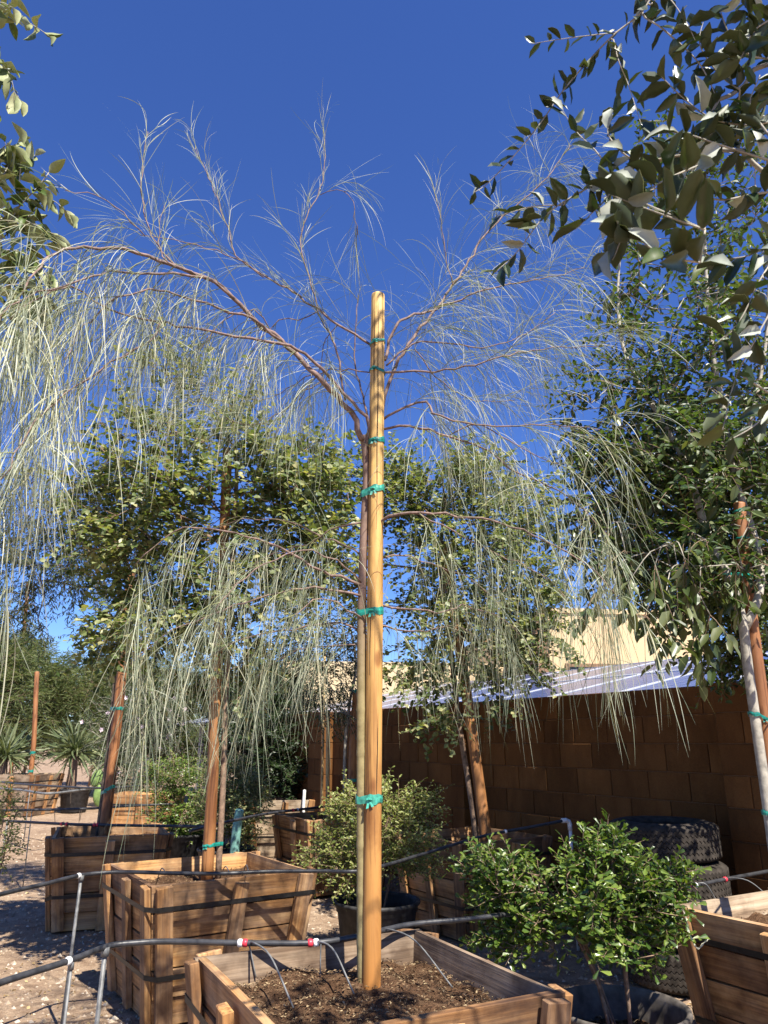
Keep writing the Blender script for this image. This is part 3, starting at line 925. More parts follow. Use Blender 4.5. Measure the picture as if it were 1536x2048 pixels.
# ------------------------------------------------------------------ stakes with ties
def stake(name, label, pts, r, mat, ties=(), partner=None, group=None, crack=False, dome=True, n=18):
    """a round pole through pts (base -> top); ties: heights with tape round the pole and its trunk"""
    P = np.asarray(pts, float)
    root = empty(name, tuple(P[0]))
    tag(root, label, 'stake', group)
    Q = spline(P, 24)
    R = np.full(len(Q), r) * (1 + 0.02 * np.sin(np.linspace(0, 17, len(Q)))) * np.linspace(1.03, 0.97, len(Q))
    if dome:
        d = norm(Q[-1] - Q[-2])
        Q = np.concatenate([Q, [Q[-1] + d * r * 0.18, Q[-1] + d * r * 0.36, Q[-1] + d * r * 0.48]])
        R = np.concatenate([R, [r * 0.90, r * 0.66, r * 0.30]])
    mb = MB(); tube(mb, Q, R, n)
    mb.build('pole', mat, root, smooth=True)
    if crack:
        rr = random.Random(5)
        # drying splits: dark slits sunk into the face
        for (f0, f1, ang) in crack:
            k = 14
            fs = np.linspace(f0, f1, k)
            S0 = spline(P, 60)
            idx = np.clip((fs * 59).astype(int), 0, 59)
            mb = MB()
            c = S0[idx] + np.c_[np.cos(ang + 0.04 * np.sin(fs * 40)), np.sin(ang + 0.04 * np.sin(fs * 40)), np.zeros(k)] * (r * 0.985)
            w = 0.0026 * np.sin(np.linspace(0.15, math.pi - 0.15, k))
            tube(mb, c, w, 4)
            mb.build('split', M['crack'], root)
    for t in ties:
        z = t[0]; wdt = t[1]; wrap = t[2] if len(t) > 2 else True
        def at(PL, z):
            i = np.argmin(np.abs(PL[:, 2] - z)); return PL[i]
        S0 = spline(P, 200)
        c = at(S0, z)
        circ = [(c[0] + (r + 0.003) * math.cos(a), c[1] + (r + 0.003) * math.sin(a)) for a in np.linspace(0, 2 * math.pi, 20, endpoint=False)]
        if wrap and partner is not None:
            q = at(partner[0], z); rp = partner[1] + 0.004
            circ += [(q[0] + rp * math.cos(a), q[1] + rp * math.sin(a)) for a in np.linspace(0, 2 * math.pi, 16, endpoint=False)]
        circ = np.array(circ)
        # convex hull
        pts_ = sorted(map(tuple, circ))
        def half(ps):
            h = []
            for p in ps:
                while len(h) >= 2 and (h[-1][0] - h[-2][0]) * (p[1] - h[-2][1]) - (h[-1][1] - h[-2][1]) * (p[0] - h[-2][0]) <= 0: h.pop()
                h.append(p)
            return h
        hull = np.array(half(pts_)[:-1] + half(pts_[::-1])[:-1]); k = len(hull)
        cen = hull.mean(0)
        tilt = t[3] if len(t) > 3 else 0.0
        zz = z + (hull[:, 0] - cen[0]) * tilt + 0.003 * np.sin(np.arange(k) * 1.7)
        hw = wdt / 2 * (1 + 0.18 * np.sin(np.arange(k) * 0.9 + z * 7))
        nr = norm(hull - cen) * 0.0015
        V = np.concatenate([np.c_[hull, zz - hw], np.c_[hull + nr, zz], np.c_[hull, zz + hw]])
        qd = []
        for i in range(k):
            j = (i + 1) % k
            qd += [[i, j, k + j, k + i], [k + i, k + j, 2 * k + j, 2 * k + i]]
        mb = MB(); mb.add(V, qd)
        # knot and tail on the camera side
        kx = c[0] - r * 0.55; ky = c[1] - r * 1.06
        kz = z + (kx - cen[0]) * tilt
        for (dx, dzz) in ((-0.008, -wdt * 1.0), (0.012, -wdt * .8)):
            V = np.array([(kx, ky, kz + hw[0] * .5), (kx + dx, ky - 0.006, kz + dzz), (kx + dx + 0.010, ky - 0.005, kz + dzz * 0.9), (kx + 0.010, ky - 0.003, kz + hw[0] * .3)])
            mb.add(V, [[0, 1, 2, 3]])
        tube(mb, np.array([(kx - 0.004, ky, kz), (kx + 0.004, ky - 0.006, kz + 0.002), (kx + 0.012, ky, kz)]), 0.006, 6)
        mb.build('tie', M['tie'], root)
    return root

# ------------------------------------------------------------------ place the tree boxes
crate(-0.06, 2.81, math.radians(27), 'open wooden tree box holding the tall weeping tree and its pale stake', chips=5200, seed=1, pale=((2, 4), (2, 3), (1, 4)))
crate(-1.09, 5.02, math.radians(33), 'big brown wooden tree box with round-leaved tree, black straps, beside the weeping tree box', w=0.97, chips=1400, seed=2)
crate(-2.39, 7.01, math.radians(20), 'weathered wooden tree box strapped in black, holding a leaning stake on open dirt', chips=900, seed=3)
crate(1.985, 3.73, math.radians(31), 'dark wooden tree box with pale rim beside the bushy shrub in a wide pot', chips=1500, seed=4, pale=((2, 4), (2, 3)))
crate(0.73, 6.72, math.radians(34), 'shaded wooden tree box against the block wall with a white pipe elbow', chips=700, seed=5)
crate(-0.55, 8.45, math.radians(31), 'wooden tree box with pale slanted corner cleat behind the potted yellow-green shrub', chips=0, seed=6, detail=False)
crate(-1.45, 10.95, math.radians(12), 'wooden tree box with grey top board in front of the dark dense bush', chips=0, seed=7, mk=('pale_crate', 'orange_crate'), detail=False)
crate(-3.60, 12.0, math.radians(4), 'clean orange wooden tree box behind the leaning stake', chips=0, seed=8, mk=('orange_crate', 'orange_crate'), straps=(0.82, 0.28), detail=False)
crate(-7.55, 16.6, math.radians(-8), 'wide low wooden tree box under the spiky rosette at the yard edge', w=1.05, h=0.80, chips=0, seed=9, mk=('pale_crate', 'orange_crate'), detail=False)
crate(-5.3, 17.8, math.radians(10), 'greyed wooden tree box far behind the prickly pear pads', w=0.95, h=0.8, chips=0, seed=10, mk=('pale_crate', 'pale_crate'), detail=False)

# ------------------------------------------------------------------ main stake
pb = pz(742, 1990, 0.58); ptop = py(756, 592, pb[1] + 0.0)
MAIN_Y = pb[1]
def zat(v, Y=MAIN_Y, u=748): return py(u, v, Y)[2]
# the trunk of the weeping tree runs just left of the stake
TRUNK = [py(722, 1988, MAIN_Y + 0.01), py(721, 1700, MAIN_Y + 0.012), py(721, 1450, MAIN_Y + 0.012), py(721, 1250, MAIN_Y + 0.012),
         py(725, 1080, MAIN_Y + 0.012), py(731, 960, MAIN_Y + 0.02), py(729, 905, MAIN_Y + 0.02), py(724, 872, MAIN_Y + 0.02)]
TRUNK = [p + np.array((.005, 0, 0)) for p in TRUNK]
TR = spline(TRUNK, 120)
fm = lambda z: (z - pb[2]) / (ptop[2] - pb[2])
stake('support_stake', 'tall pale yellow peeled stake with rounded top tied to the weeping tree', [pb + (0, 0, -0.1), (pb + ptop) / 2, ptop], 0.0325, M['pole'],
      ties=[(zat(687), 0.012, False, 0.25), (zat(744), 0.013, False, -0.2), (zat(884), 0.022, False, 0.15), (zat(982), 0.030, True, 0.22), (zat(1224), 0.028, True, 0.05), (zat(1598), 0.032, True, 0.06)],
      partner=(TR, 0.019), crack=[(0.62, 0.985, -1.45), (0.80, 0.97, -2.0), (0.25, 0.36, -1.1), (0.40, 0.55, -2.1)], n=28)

# ------------------------------------------------------------------ weeping tree
def strand_mesh(mb, P, d0, L, W, droop, rng, K=8):
    n = len(P)
    pts = [P]; d = d0.copy()
    cv = rng.normal(0, 0.045, (n, 3))
    for k in range(K):
        w = droop[:, None]
        d = norm(d + np.array((0, 0, -1.0)) * w + cv)
        pts.append(pts[-1] + d * (L / K)[:, None])
    pts = np.stack(pts, 1)                                   # n, K+1, 3
    T = norm(np.gradient(pts, axis=1))
    side = norm(np.cross(T, norm(rng.normal(0, 1, (n, 3)))[:, None]))
    prof = np.array([0.5, 0.85, 1, 1, 1, .95, 0.8, 0.55, 0.12])[:K + 1]
    off = side * (W[:, None] * prof[None])[..., None] / 2
    V = np.stack([pts - off, pts + off], 2).reshape(n, -1, 3)
    k = np.arange(K)
    q = np.stack([2 * k, 2 * k + 1, 2 * k + 3, 2 * k + 2], 1)
    return V, q
def weeping_tree():
    rng = np.random.default_rng(21)
    root = empty('weeping_tree', tuple(TRUNK[0]))
    tag(root, 'slender weeping tree with long hanging thread-like grey-green leaves tied to the pale stake', 'tree')
    mb = MB()
    lo = TR[:62]; hi = TR[61:]
    rl = np.full(len(lo), 0.0195)
    rl[::9] *= 1.10                                         # nodes of the cane-like lower trunk
    tube(mb, np.concatenate([lo, hi[1:]]), np.concatenate([rl, np.linspace(0.0188, 0.0165, len(hi) - 1)]), 12, mi=0)
    Y = MAIN_Y
    # (pixels, depth at start, depth at end, radius, twig length, style, density)
    B = [
     ([(724, 880), (707, 833), (687, 809), (644, 762), (574, 692), (523, 653), (469, 598), (422, 559), (351, 534), (293, 510), (234, 497), (145, 495), (105, 509), (60, 560), (30, 640)], Y, 2.25, .0135, (.18, .75), 'weep', 1.0),
     ([(736, 900), (736, 841), (719, 821), (672, 770), (629, 723), (590, 700), (562, 686), (492, 676), (449, 667), (375, 655), (309, 645), (250, 630), (195, 606), (148, 575), (90, 590), (20, 640)], Y + .02, 2.15, .0085, (.15, .7), 'weep', .95),
     ([(560, 680), (508, 641), (430, 614), (332, 583), (250, 590), (180, 640), (130, 720)], 2.75, 2.2, .006, (.15, .6), 'weep', .85),
     ([(469, 598), (402, 553), (312, 548), (219, 544), (130, 570), (40, 600), (-30, 680)], 2.65, 2.0, .006, (.15, .7), 'weep', .95),
     ([(320, 645), (300, 680), (230, 720), (130, 790), (60, 860), (0, 960)], 2.45, 2.0, .004, (.15, .6), 'weep', 1.1),
     ([(742, 690), (676, 649), (637, 622), (578, 579), (531, 552), (490, 525), (465, 498), (449, 439), (423, 368), (390, 296)], Y + .03, Y + .25, .006, (.08, .26), 'up', .85),
     ([(400, 556), (350, 530), (325, 505), (305, 470), (288, 420), (283, 358), (296, 264)], 2.6, 2.75, .004, (.06, .2), 'up', .8),
     ([(351, 534), (322, 508), (318, 460), (330, 410)], 2.5, 2.55, .003, (.06, .16), 'up', 1.0),
     ([(290, 472), (250, 430), (205, 395), (130, 380)], 2.6, 2.45, .0025, (.05, .14), 'up', .6),
     ([(738, 860), (730, 817), (713, 739), (711, 645), (716, 590)], Y + .03, Y + .1, .0055, (.08, .25), 'light', .8),
     ([(690, 800), (668, 684), (644, 645), (617, 548), (602, 489), (613, 430), (640, 380), (650, 310), (646, 262)], Y + .02, Y + .3, .005, (.1, .3), 'up', .7),
     ([(640, 390), (680, 380), (705, 405), (715, 470)], Y + .28, Y + .3, .002, (.05, .2), 'light', .8),
     ([(752, 860), (770, 790), (789, 739), (820, 684), (875, 614), (922, 548), (961, 481), (1010, 430), (1080, 370), (1140, 290)], Y + .05, Y + .45, .009, (.1, .32), 'light', .95),
     ([(905, 570), (890, 500), (880, 430), (868, 375)], Y + .2, Y + .2, .003, (.06, .2), 'up', .8),
     ([(770, 720), (777, 684), (793, 649), (824, 630), (875, 618), (949, 587), (1023, 567), (1100, 555), (1170, 535)], Y + .05, Y + .35, .0075, (.1, .35), 'light', 1.0),
     ([(773, 731), (824, 688), (883, 684), (977, 692), (1047, 669), (1110, 625)], Y + .04, Y + .3, .0045, (.1, .35), 'light', .95),
     ([(760, 745), (875, 739), (949, 731), (1008, 712), (1100, 696), (1210, 692)], Y + .04, Y + .1, .0055, (.12, .4), 'light', 1.0),
     ([(758, 845), (812, 813), (852, 805), (871, 829), (930, 845), (1008, 852), (1100, 848), (1200, 860)], Y + .03, Y - .15, .006, (.12, .4), 'light', 1.0),
     ([(756, 860), (832, 852), (891, 872), (969, 899), (1027, 942), (1100, 973), (1170, 1020), (1220, 1080)], Y + .03, Y - .2, .006, (.12, .45), 'weep', .8),
     ([(745, 1050), (770, 1036), (828, 1024), (930, 1032), (1008, 1048), (1066, 1071), (1130, 1100), (1200, 1150), (1240, 1200)], Y + .02, Y - .35, .0065, (.12, .42), 'weep', .9),
     ([(800, 1028), (836, 1028), (910, 1063), (988, 1106), (1047, 1130), (1110, 1170), (1160, 1240)], Y, Y - .2, .004, (.12, .42), 'weep', .9),
     ([(745, 1200), (767, 1212), (833, 1220), (892, 1222), (925, 1210), (990, 1230), (1040, 1270)], Y, Y + .25, .005, (.1, .34), 'weep', .9),
     ([(745, 1250), (800, 1258), (850, 1262), (910, 1252), (960, 1280)], Y + .03, Y + .3, .004, (.1, .32), 'weep', .8),
     ([(722, 1045), (664, 1059), (629, 1083), (570, 1100), (510, 1130), (450, 1180)], Y, Y + .3, .0045, (.12, .4), 'weep', .85),
     ([(722, 1170), (690, 1158), (640, 1140), (560, 1095), (488, 1071), (390, 1055), (330, 1075), (270, 1130)], Y, Y - .35, .0065, (.12, .42), 'weep', .85),
     ([(722, 1192), (690, 1182), (638, 1177), (583, 1181), (500, 1200), (420, 1230), (330, 1270), (260, 1330)], Y, Y - .2, .0055, (.12, .4), 'weep', .8),
     ([(722, 1262), (677, 1245), (622, 1253), (540, 1262), (460, 1290), (390, 1330)], Y + .02, Y + .1, .0045, (.1, .36), 'weep', .8),
     ([(722, 1110), (680, 1090), (620, 1060), (560, 1040), (480, 1040), (420, 1060)], Y + .02, Y + .2, .004, (.1, .4), 'weep', .9),
     ([(722, 1290), (670, 1290), (600, 1300), (540, 1330), (500, 1370)], Y + .02, Y + .3, .003, (.1, .3), 'weep', .9),
     ([(745, 1120), (800, 1110), (870, 1130), (940, 1160), (1000, 1210)], Y + .02, Y + .3, .004, (.1, .36), 'weep', .9),
     ([(722, 1235), (690, 1215), (669, 1200), (630, 1200), (590, 1230)], Y - .02, Y - .25, .004, (.1, .36), 'weep', 1.0),
     ([(722, 1165), (670, 1120), (610, 1100), (550, 1120), (480, 1160), (430, 1220)], Y - .02, Y - .5, .004, (.12, .4), 'weep', .65),
     ([(644, 762), (600, 790), (560, 830), (500, 850), (440, 830), (400, 800)], Y, Y + .3, .003, (.1, .3), 'light', .6),
     ([(574, 692), (540, 660), (510, 620), (450, 640), (400, 700)], Y - .1, Y - .3, .003, (.1, .4), 'weep', .8),
     ([(637, 622), (600, 640), (560, 640), (520, 680), (480, 740)], Y + .1, Y + .1, .003, (.1, .35), 'weep', .7),
     ([(676, 649), (650, 680), (640, 740), (600, 800)], Y + .1, Y + .2, .0025, (.1, .3), 'light', .8),
     ([(527, 555), (480, 520), (420, 500), (350, 480), (280, 470)], Y + .1, Y - .1, .003, (.1, .35), 'light', .8),
     ([(830, 700), (880, 760), (950, 800), (1030, 800)], Y + .1, Y + .3, .003, (.1, .35), 'light', .9),
     ([(900, 870), (960, 850), (1050, 900), (1120, 930)], Y, Y - .2, .003, (.1, .4), 'weep', .8),
     ([(742, 745), (670, 738), (600, 760), (530, 800), (460, 790), (425, 780)], Y + .05, Y + .35, .003, (.1, .3), 'light', .6),
    ]
    P = []; D = []; L = []; W = []; DR = []
    for px, ya, yb, r, twl, style, dens in B:
        n = len(px)
        seg = np.linspace(0, 1, n)
        pts = np.array([py(u, v, ya + (yb - ya) * f ** 1.15 + (rng.normal(0, .02) if 0 < i < n - 1 else 0)) for i, ((u, v), f) in enumerate(zip(px, seg))])
        ln = np.linalg.norm(np.diff(pts, axis=0), axis=1).sum()
        S = spline(pts, max(10, int(ln / 0.045)))
        S[1:-1] += rng.normal(0, 0.004, (len(S) - 2, 3))
        tube(mb, S, np.linspace(r, max(0.0016, r * 0.22), len(S)), 7, mi=1)
        near = np.clip((3.0 - yb) / 0.9, 0, 1)
        sp = 0.052 / dens
        k = int(ln * 0.88 / sp)
        for f in np.linspace(0.13, 1.0, max(k, 3)):
            i = min(int(f * (len(S) - 1)), len(S) - 2)
            a = S[i] + (S[i + 1] - S[i]) * rng.random(); t = norm(S[i + 1] - S[i])
            sd = norm(np.cross(t, rng.normal(0, 1, 3)))
            if style == 'up':
                d = norm(t * 1.0 + sd * 0.22 + np.array((0, 0, .35))); dr = 0.01
            elif style == 'light':
                d = norm(t * 0.75 + sd * 0.6 + np.array((0, 0, .15))); dr = 0.16
            else:
                d = norm(t * 0.55 + sd * 0.6 + np.array((0, 0, .05))); dr = 0.38
            tl = rng.uniform(*twl) * (1.0 if style != 'weep' else (0.45 + 0.75 * f * rng.random() ** .5))
            m = 6; q = [a]
            for s in range(m):
                d = norm(d + np.array((0, 0, -dr)) + rng.normal(0, .07, 3)); q.append(q[-1] + d * tl / m)
            q = np.array(q)
            tube(mb, q, np.linspace(0.0019, 0.0008, m + 1), 3, cap=False, mi=2)
            c = max(4, int(tl / {'up': .034, 'light': .0160, 'weep': .0150}[style]))
            ff = rng.uniform(0.05, 1, c) * m; ii = np.clip(ff.astype(int), 0, m - 1)
            pp = q[ii] + (q[ii + 1] - q[ii]) * (ff - ii)[:, None]
            tg = norm(q[ii + 1] - q[ii])
            dd = norm(tg * (1.0 if style == 'up' else .75) + rng.normal(0, .19 if style == 'up' else .38, (c, 3)))
            P.append(pp); D.append(dd)
            L.append(rng.uniform(.10, .27, c) if style == 'up' else (rng.uniform(.18, .38, c) if style == 'light' else rng.uniform(.20, .46, c)))
            W.append(rng.uniform(.0013, .0021, c) + near * f * rng.uniform(.0003, .0014, c) * (1 + 1.6 * (rng.random(c) < .12)))
            DR.append(rng.uniform(.0, .05, c) * (1 + 3 * (rng.random(c) < .2)) if style == 'up' else (rng.uniform(.04, .26, c) if style == 'light' else rng.uniform(.10, .48, c)))
    P, D, L, W, DR = map(np.concatenate, (P, D, L, W, DR))
    mb.build('trunk', [M['cane'], M['bark_pink'], M['twig_green']], root, smooth=True)
    V, q = strand_mesh(mb, P, D, L, W, DR, rng)
    print('strands', len(V))
    # the largest strands are leaves of their own
    mid = V.mean(1); u, v, zc = proj(mid)
    ok = (u > 0) & (u < 1536) & (v > 0) & (v < 2048)
    sc = np.where(ok, W * L / zc ** 2, 0)
    pick = np.argsort(-sc)[:300]
    keep = np.ones(len(V), bool); keep[pick] = False
    for i in pick:
        m1 = MB(); m1.add(V[i] - P[i], q)
        link('leaf', m1.mesh('leaf', [M['strand_o']], True), root, mw=Matrix.Translation(P[i] - np.array(root.location)))
    Vk = V[keep]; nv = Vk.shape[1]
    FF = (np.arange(len(Vk))[:, None, None] * nv + q[None]).reshape(-1, 4)
    m2 = MB(); m2.add(Vk.reshape(-1, 3), FF)
    o = m2.build('crown', M['strand'], root, smooth=True); o['kind'] = 'stuff'
weeping_tree()

# ------------------------------------------------------------------ round-leaved trees in boxes
def px_blobs(lst):
    """(u, v, Y, ru, rv, rY, n): ellipsoid centred on a pixel at depth Y, radii in photo pixels and metres"""
    out = []
    for u, v, Y, ru, rv, rY, n in lst:
        c = py(u, v, Y); s = (Y * CT + (c[2] - CAM_H) * ST) / F
        out.append((c, (ru * s, rY, rv * s), n))
    return out
def ray_line(pix, Y):
    Y = Y if hasattr(Y, '__len__') else [Y] * len(pix)
    return [py(u, v, y) for (u, v), y in zip(pix, Y)]

s2 = ray_line([(413, 1768), (425, 1560), (430, 1400), (447, 1100), (455, 900)], [5.05, 5.05, 5.05, 5.07, 5.1])
t2 = [p + np.array((0.06, 0.04, 0)) for p in ray_line([(413, 1768), (425, 1560), (430, 1400), (447, 1100), (455, 930), (450, 860), (440, 800)], [5.05, 5.05, 5.05, 5.07, 5.1, 5.1, 5.1])]
stake('support_stake', 'orange-brown peeled stake in the big brown box under the round-leaved tree', s2, 0.036, M['pole2'],
      ties=[(py(420, 1690, 5.05)[2], 0.02, True, .1), (py(440, 1190, 5.05)[2], 0.025, True, .1)], partner=(spline(t2, 100), 0.018))
tree('round_leaf_tree', 'bushy tree with small round green leaves in the big brown box', 'tree', t2[0], [spline(t2, 26)],
     px_blobs([(400, 1000, 5.1, 200, 130, .55, 110), (300, 900, 5.2, 130, 110, .4, 46), (530, 920, 5.1, 110, 90, .4, 40), (250, 1080, 5.2, 110, 110, .45, 50),
               (430, 1180, 5.1, 180, 150, .5, 90), (560, 1060, 5.15, 90, 140, .45, 50), (360, 760, 5.2, 90, 60, .3, 14), (480, 850, 5.1, 60, 60, .3, 12),
               (450, 1330, 5.3, 120, 80, .4, 34), (300, 1230, 5.0, 110, 90, .4, 36), (240, 1270, 5.3, 60, 60, .3, 12), (630, 960, 5.2, 70, 80, .4, 26), (650, 1100, 5.2, 60, 90, .4, 26), (180, 1000, 5.3, 60, 70, .3, 16)]),
     M['bark_brown'], M['round'], LEAF8, rng=np.random.default_rng(31), r_tip=.0028, r_trunk=.02, nparts=260, mat_o=M['round_o'],
     n_twig=3, tw=(.14, .36), spacing=.021, leaf=(.034, .056), aspect=.82, droop=.3, up=.25, spread=.8)

s3 = ray_line([(205, 1690), (228, 1500), (243, 1350), (256, 1210), (262, 1150)], [7.1, 7.1, 7.1, 7.15, 7.2])
t3 = [p + np.array((-0.07, 0.05, 0)) for p in ray_line([(205, 1690), (228, 1500), (243, 1350), (252, 1210), (240, 1100), (215, 1000)], [7.1, 7.1, 7.1, 7.2, 7.3, 7.3])]
stake('support_stake', 'reddish-brown leaning stake in the weathered box on open dirt', s3, 0.045, M['pole_red'],
      ties=[(py(215, 1580, 7.1)[2], 0.028, True, .5), (py(240, 1417, 7.1)[2], 0.026, True, 0)], partner=(spline(t3, 100), 0.018))
tree('narrow_leaf_tree', 'airy tree with narrow dark leaves growing from the weathered box', 'tree', t3[0], [spline(t3, 22)],
     px_blobs([(190, 1010, 7.3, 100, 90, .6, 80), (120, 1100, 7.4, 110, 110, .6, 70), (220, 1130, 7.2, 90, 90, .5, 60), (60, 1180, 7.5, 80, 110, .5, 50),
               (40, 1010, 7.5, 60, 90, .5, 26), (300, 1100, 7.3, 70, 120, .5, 40), (230, 1250, 7.1, 60, 50, .4, 16)]),
     M['bark_dark'], M['willow'], LEAF4, rng=np.random.default_rng(32), r_tip=.003, r_trunk=.022,
     n_twig=3, tw=(.2, .45), spacing=.022, leaf=(.04, .075), aspect=.22, droop=.6, up=.1, spread=.8, hang=.5)

sw = ray_line([(975, 1700), (962, 1600), (942, 1450), (920, 1300), (903, 1190), (892, 1090)], [6.7, 6.72, 6.75, 6.8, 6.8, 6.8])
tw_ = [p + np.array((-0.08, 0.03, 0)) for p in ray_line([(975, 1700), (962, 1600), (938, 1450), (920, 1300), (905, 1190), (900, 1090), (905, 1000), (900, 930)], [6.7, 6.72, 6.75, 6.8, 6.8, 6.85, 6.9, 6.9])]
stake('support_stake', 'dark brown leaning stake in the shaded box against the block wall', sw, 0.048, M['pole2'],
      ties=[(py(905, 1198, 6.8)[2], 0.03, True, 0)], partner=(spline(tw_, 100), 0.02))
tree('round_leaf_tree', 'small-leaved tree rising in front of the block wall from the shaded box', 'tree', tw_[0], [spline(tw_, 26)],
     px_blobs([(930, 980, 6.9, 140, 90, .6, 80), (850, 1060, 6.9, 100, 130, .6, 60), (990, 1090, 6.9, 110, 100, .6, 80), (900, 1200, 6.85, 130, 120, .6, 80),
               (1010, 1230, 6.8, 90, 100, .5, 44), (960, 1330, 6.8, 110, 80, .5, 36), (1050, 1290, 6.7, 60, 70, .4, 16), (850, 1330, 6.7, 80, 80, .4, 24),
               (880, 1430, 6.6, 60, 40, .3, 8), (690, 1000, 7.0, 90, 110, .5, 50), (660, 1180, 7.0, 90, 120, .5, 44), (790, 980, 7.0, 70, 90, .5, 40), (1060, 1010, 6.9, 50, 60, .4, 16), (1060, 1180, 6.8, 60, 70, .4, 24)]),
     M['bark_brown'], M['round'], LEAF8, rng=np.random.default_rng(33), r_tip=.003, r_trunk=.024, nparts=120, mat_o=M['round_o'],
     n_twig=3, tw=(.16, .42), spacing=.021, leaf=(.036, .056), aspect=.8, droop=.4, up=.2, spread=.8)

# ------------------------------------------------------------------ right-hand tree
sr = ray_line([(1580, 1800), (1545, 1560), (1520, 1380), (1495, 1180), (1479, 1010)], [3.75, 3.75, 3.75, 3.75, 3.75])
tr1 = ray_line([(1560, 1800), (1536, 1620), (1512, 1450), (1495, 1330), (1484, 1240), (1455, 1150), (1419, 1084), (1394, 1000), (1366, 916), (1335, 860), (1280, 770), (1245, 690), (1236, 580), (1245, 470)], [3.62, 3.62, 3.62, 3.62, 3.62, 3.65, 3.7, 3.75, 3.8, 3.85, 3.9, 3.95, 4.0, 4.05])
tr2 = ray_line([(1488, 1260), (1520, 1180), (1510, 1080), (1470, 960), (1455, 860), (1425, 700), (1412, 540), (1405, 380), (1400, 260)], [3.62, 3.68, 3.75, 3.85, 3.9, 3.95, 4.0, 4.0, 4.0])
tr3 = ray_line([(1470, 960), (1500, 850), (1530, 700), (1540, 540), (1550, 400)], [3.85, 3.8, 3.8, 3.85, 3.9])
stake('support_stake', 'red-brown stake with green ties in the dark box beside the pale-barked tree', sr, 0.034, M['pole_red'],
      ties=[(py(1485, 1022, 3.75)[2], .012, False, .2), (py(1490, 1078, 3.75)[2], .012, False, 0), (py(1500, 1155, 3.75)[2], .014, True, .1), (py(1520, 1436, 3.75)[2], .016, True, -.2), (py(1560, 1620, 3.75)[2], .02, True, 0)], partner=(spline(tr1, 200), .025))
def right_tree():
    rng = np.random.default_rng(41)
    root = empty('pale_bark_tree', tuple(tr1[0]))
    tag(root, 'tall pale-barked tree with large drooping leaflets in the dark box at the wall', 'tree')
    T = blob_pts(rng, px_blobs([(1330, 760, 3.95, 110, 130, .45, 60), (1450, 640, 4.0, 130, 170, .5, 70), (1300, 600, 4.0, 90, 110, .4, 34), (1350, 950, 3.9, 140, 120, .5, 80),
        (1460, 900, 3.95, 120, 160, .5, 80), (1260, 900, 3.95, 100, 90, .4, 40), (1230, 1050, 4.0, 90, 90, .4, 34), (1380, 1120, 3.8, 140, 90, .5, 70), (1490, 420, 4.0, 90, 130, .4, 40),
        (1420, 360, 4.1, 120, 100, .4, 30), (1290, 450, 4.1, 80, 110, .4, 22), (1500, 1100, 4.0, 100, 120, .4, 50), (1300, 300, 4.2, 70, 70, .3, 10), (1190, 800, 3.95, 60, 60, .3, 14)]))
    A, par, tips, ntr = grow([spline(tr1, 40), spline(tr2, 34), spline(tr3, 16)], T, rng, .35)
    mb = MB(); branch_mesh(mb, A, par, tips, ntr, .003, .027)
    mt = MB(); tips = np.array(tips)
    u, v, zc = proj(A[tips])
    cen = T.mean(0)
    small = twigs_and_leaves(A, tips[(v < 1180) & ((v > 640) | (rng.random(len(v)) < .55))], rng, cen, n_twig=2, tw=(.14, .36), spacing=.019, leaf=(.03, .054), aspect=.5, droop=.35, up=.2, spread=.85, mb=mt)
    foliage(root, small, LEAF8, M['ashsmall'], 0, None, 'crown')
    # large compound leaves, leaflets hanging
    sel = tips[rng.random(len(tips)) < np.where(v > 850, .62, .30)]
    big = twigs_and_leaves(A, sel, rng, cen, n_twig=2, tw=(.14, .26), spacing=.042, leaf=(.055, .095), aspect=.42, droop=1.0, up=-.1, spread=.7, hang=.8, leaf_up=.25, mb=mt)
    foliage(root, big, LEAF8, M['ash'], 300, M['ash_o'], 'large_leaf_crown')
    # drooping spray of big leaflets over the wall
    sp = []
    for (u0, v0, y0) in ((1310, 1130, 3.4), (1260, 1160, 3.45), (1370, 1120, 3.35), (1400, 1180, 3.4), (1330, 1200, 3.35), (1420, 1230, 3.5), (1290, 1230, 3.5), (1250, 1100, 3.6), (1460, 1150, 3.5), (1340, 1270, 3.45), (1200, 1180, 3.6), (1390, 1270, 3.5)):
        p = py(u0, v0, y0); j = np.argmin(np.linalg.norm(A - p - np.array((0, 0, .1)), axis=1)); sp.append((p, A[j]))
    B = []
    for p, a in sp:
        q = np.array([a, (a + p) / 2 + np.array((0, 0, .05)), p]); tube(mb, spline(q, 6), .003, 4); B.append(p)
    B = np.array(B)
    big2 = twigs_and_leaves(B, range(len(B)), rng, cen, n_twig=3, tw=(.12, .26), spacing=.034, leaf=(.06, .105), aspect=.45, droop=1.2, up=-.3, spread=.7, hang=.9, leaf_up=.3, mb=mt)
    foliage(root, big2, LEAF8, M['ash'], 120, M['ash_o'], 'drooping_spray')
    mb.build('trunk', M['bark_pale'], root, smooth=True)
    mt.build('twigs', M['bark_brown'], root)
right_tree()

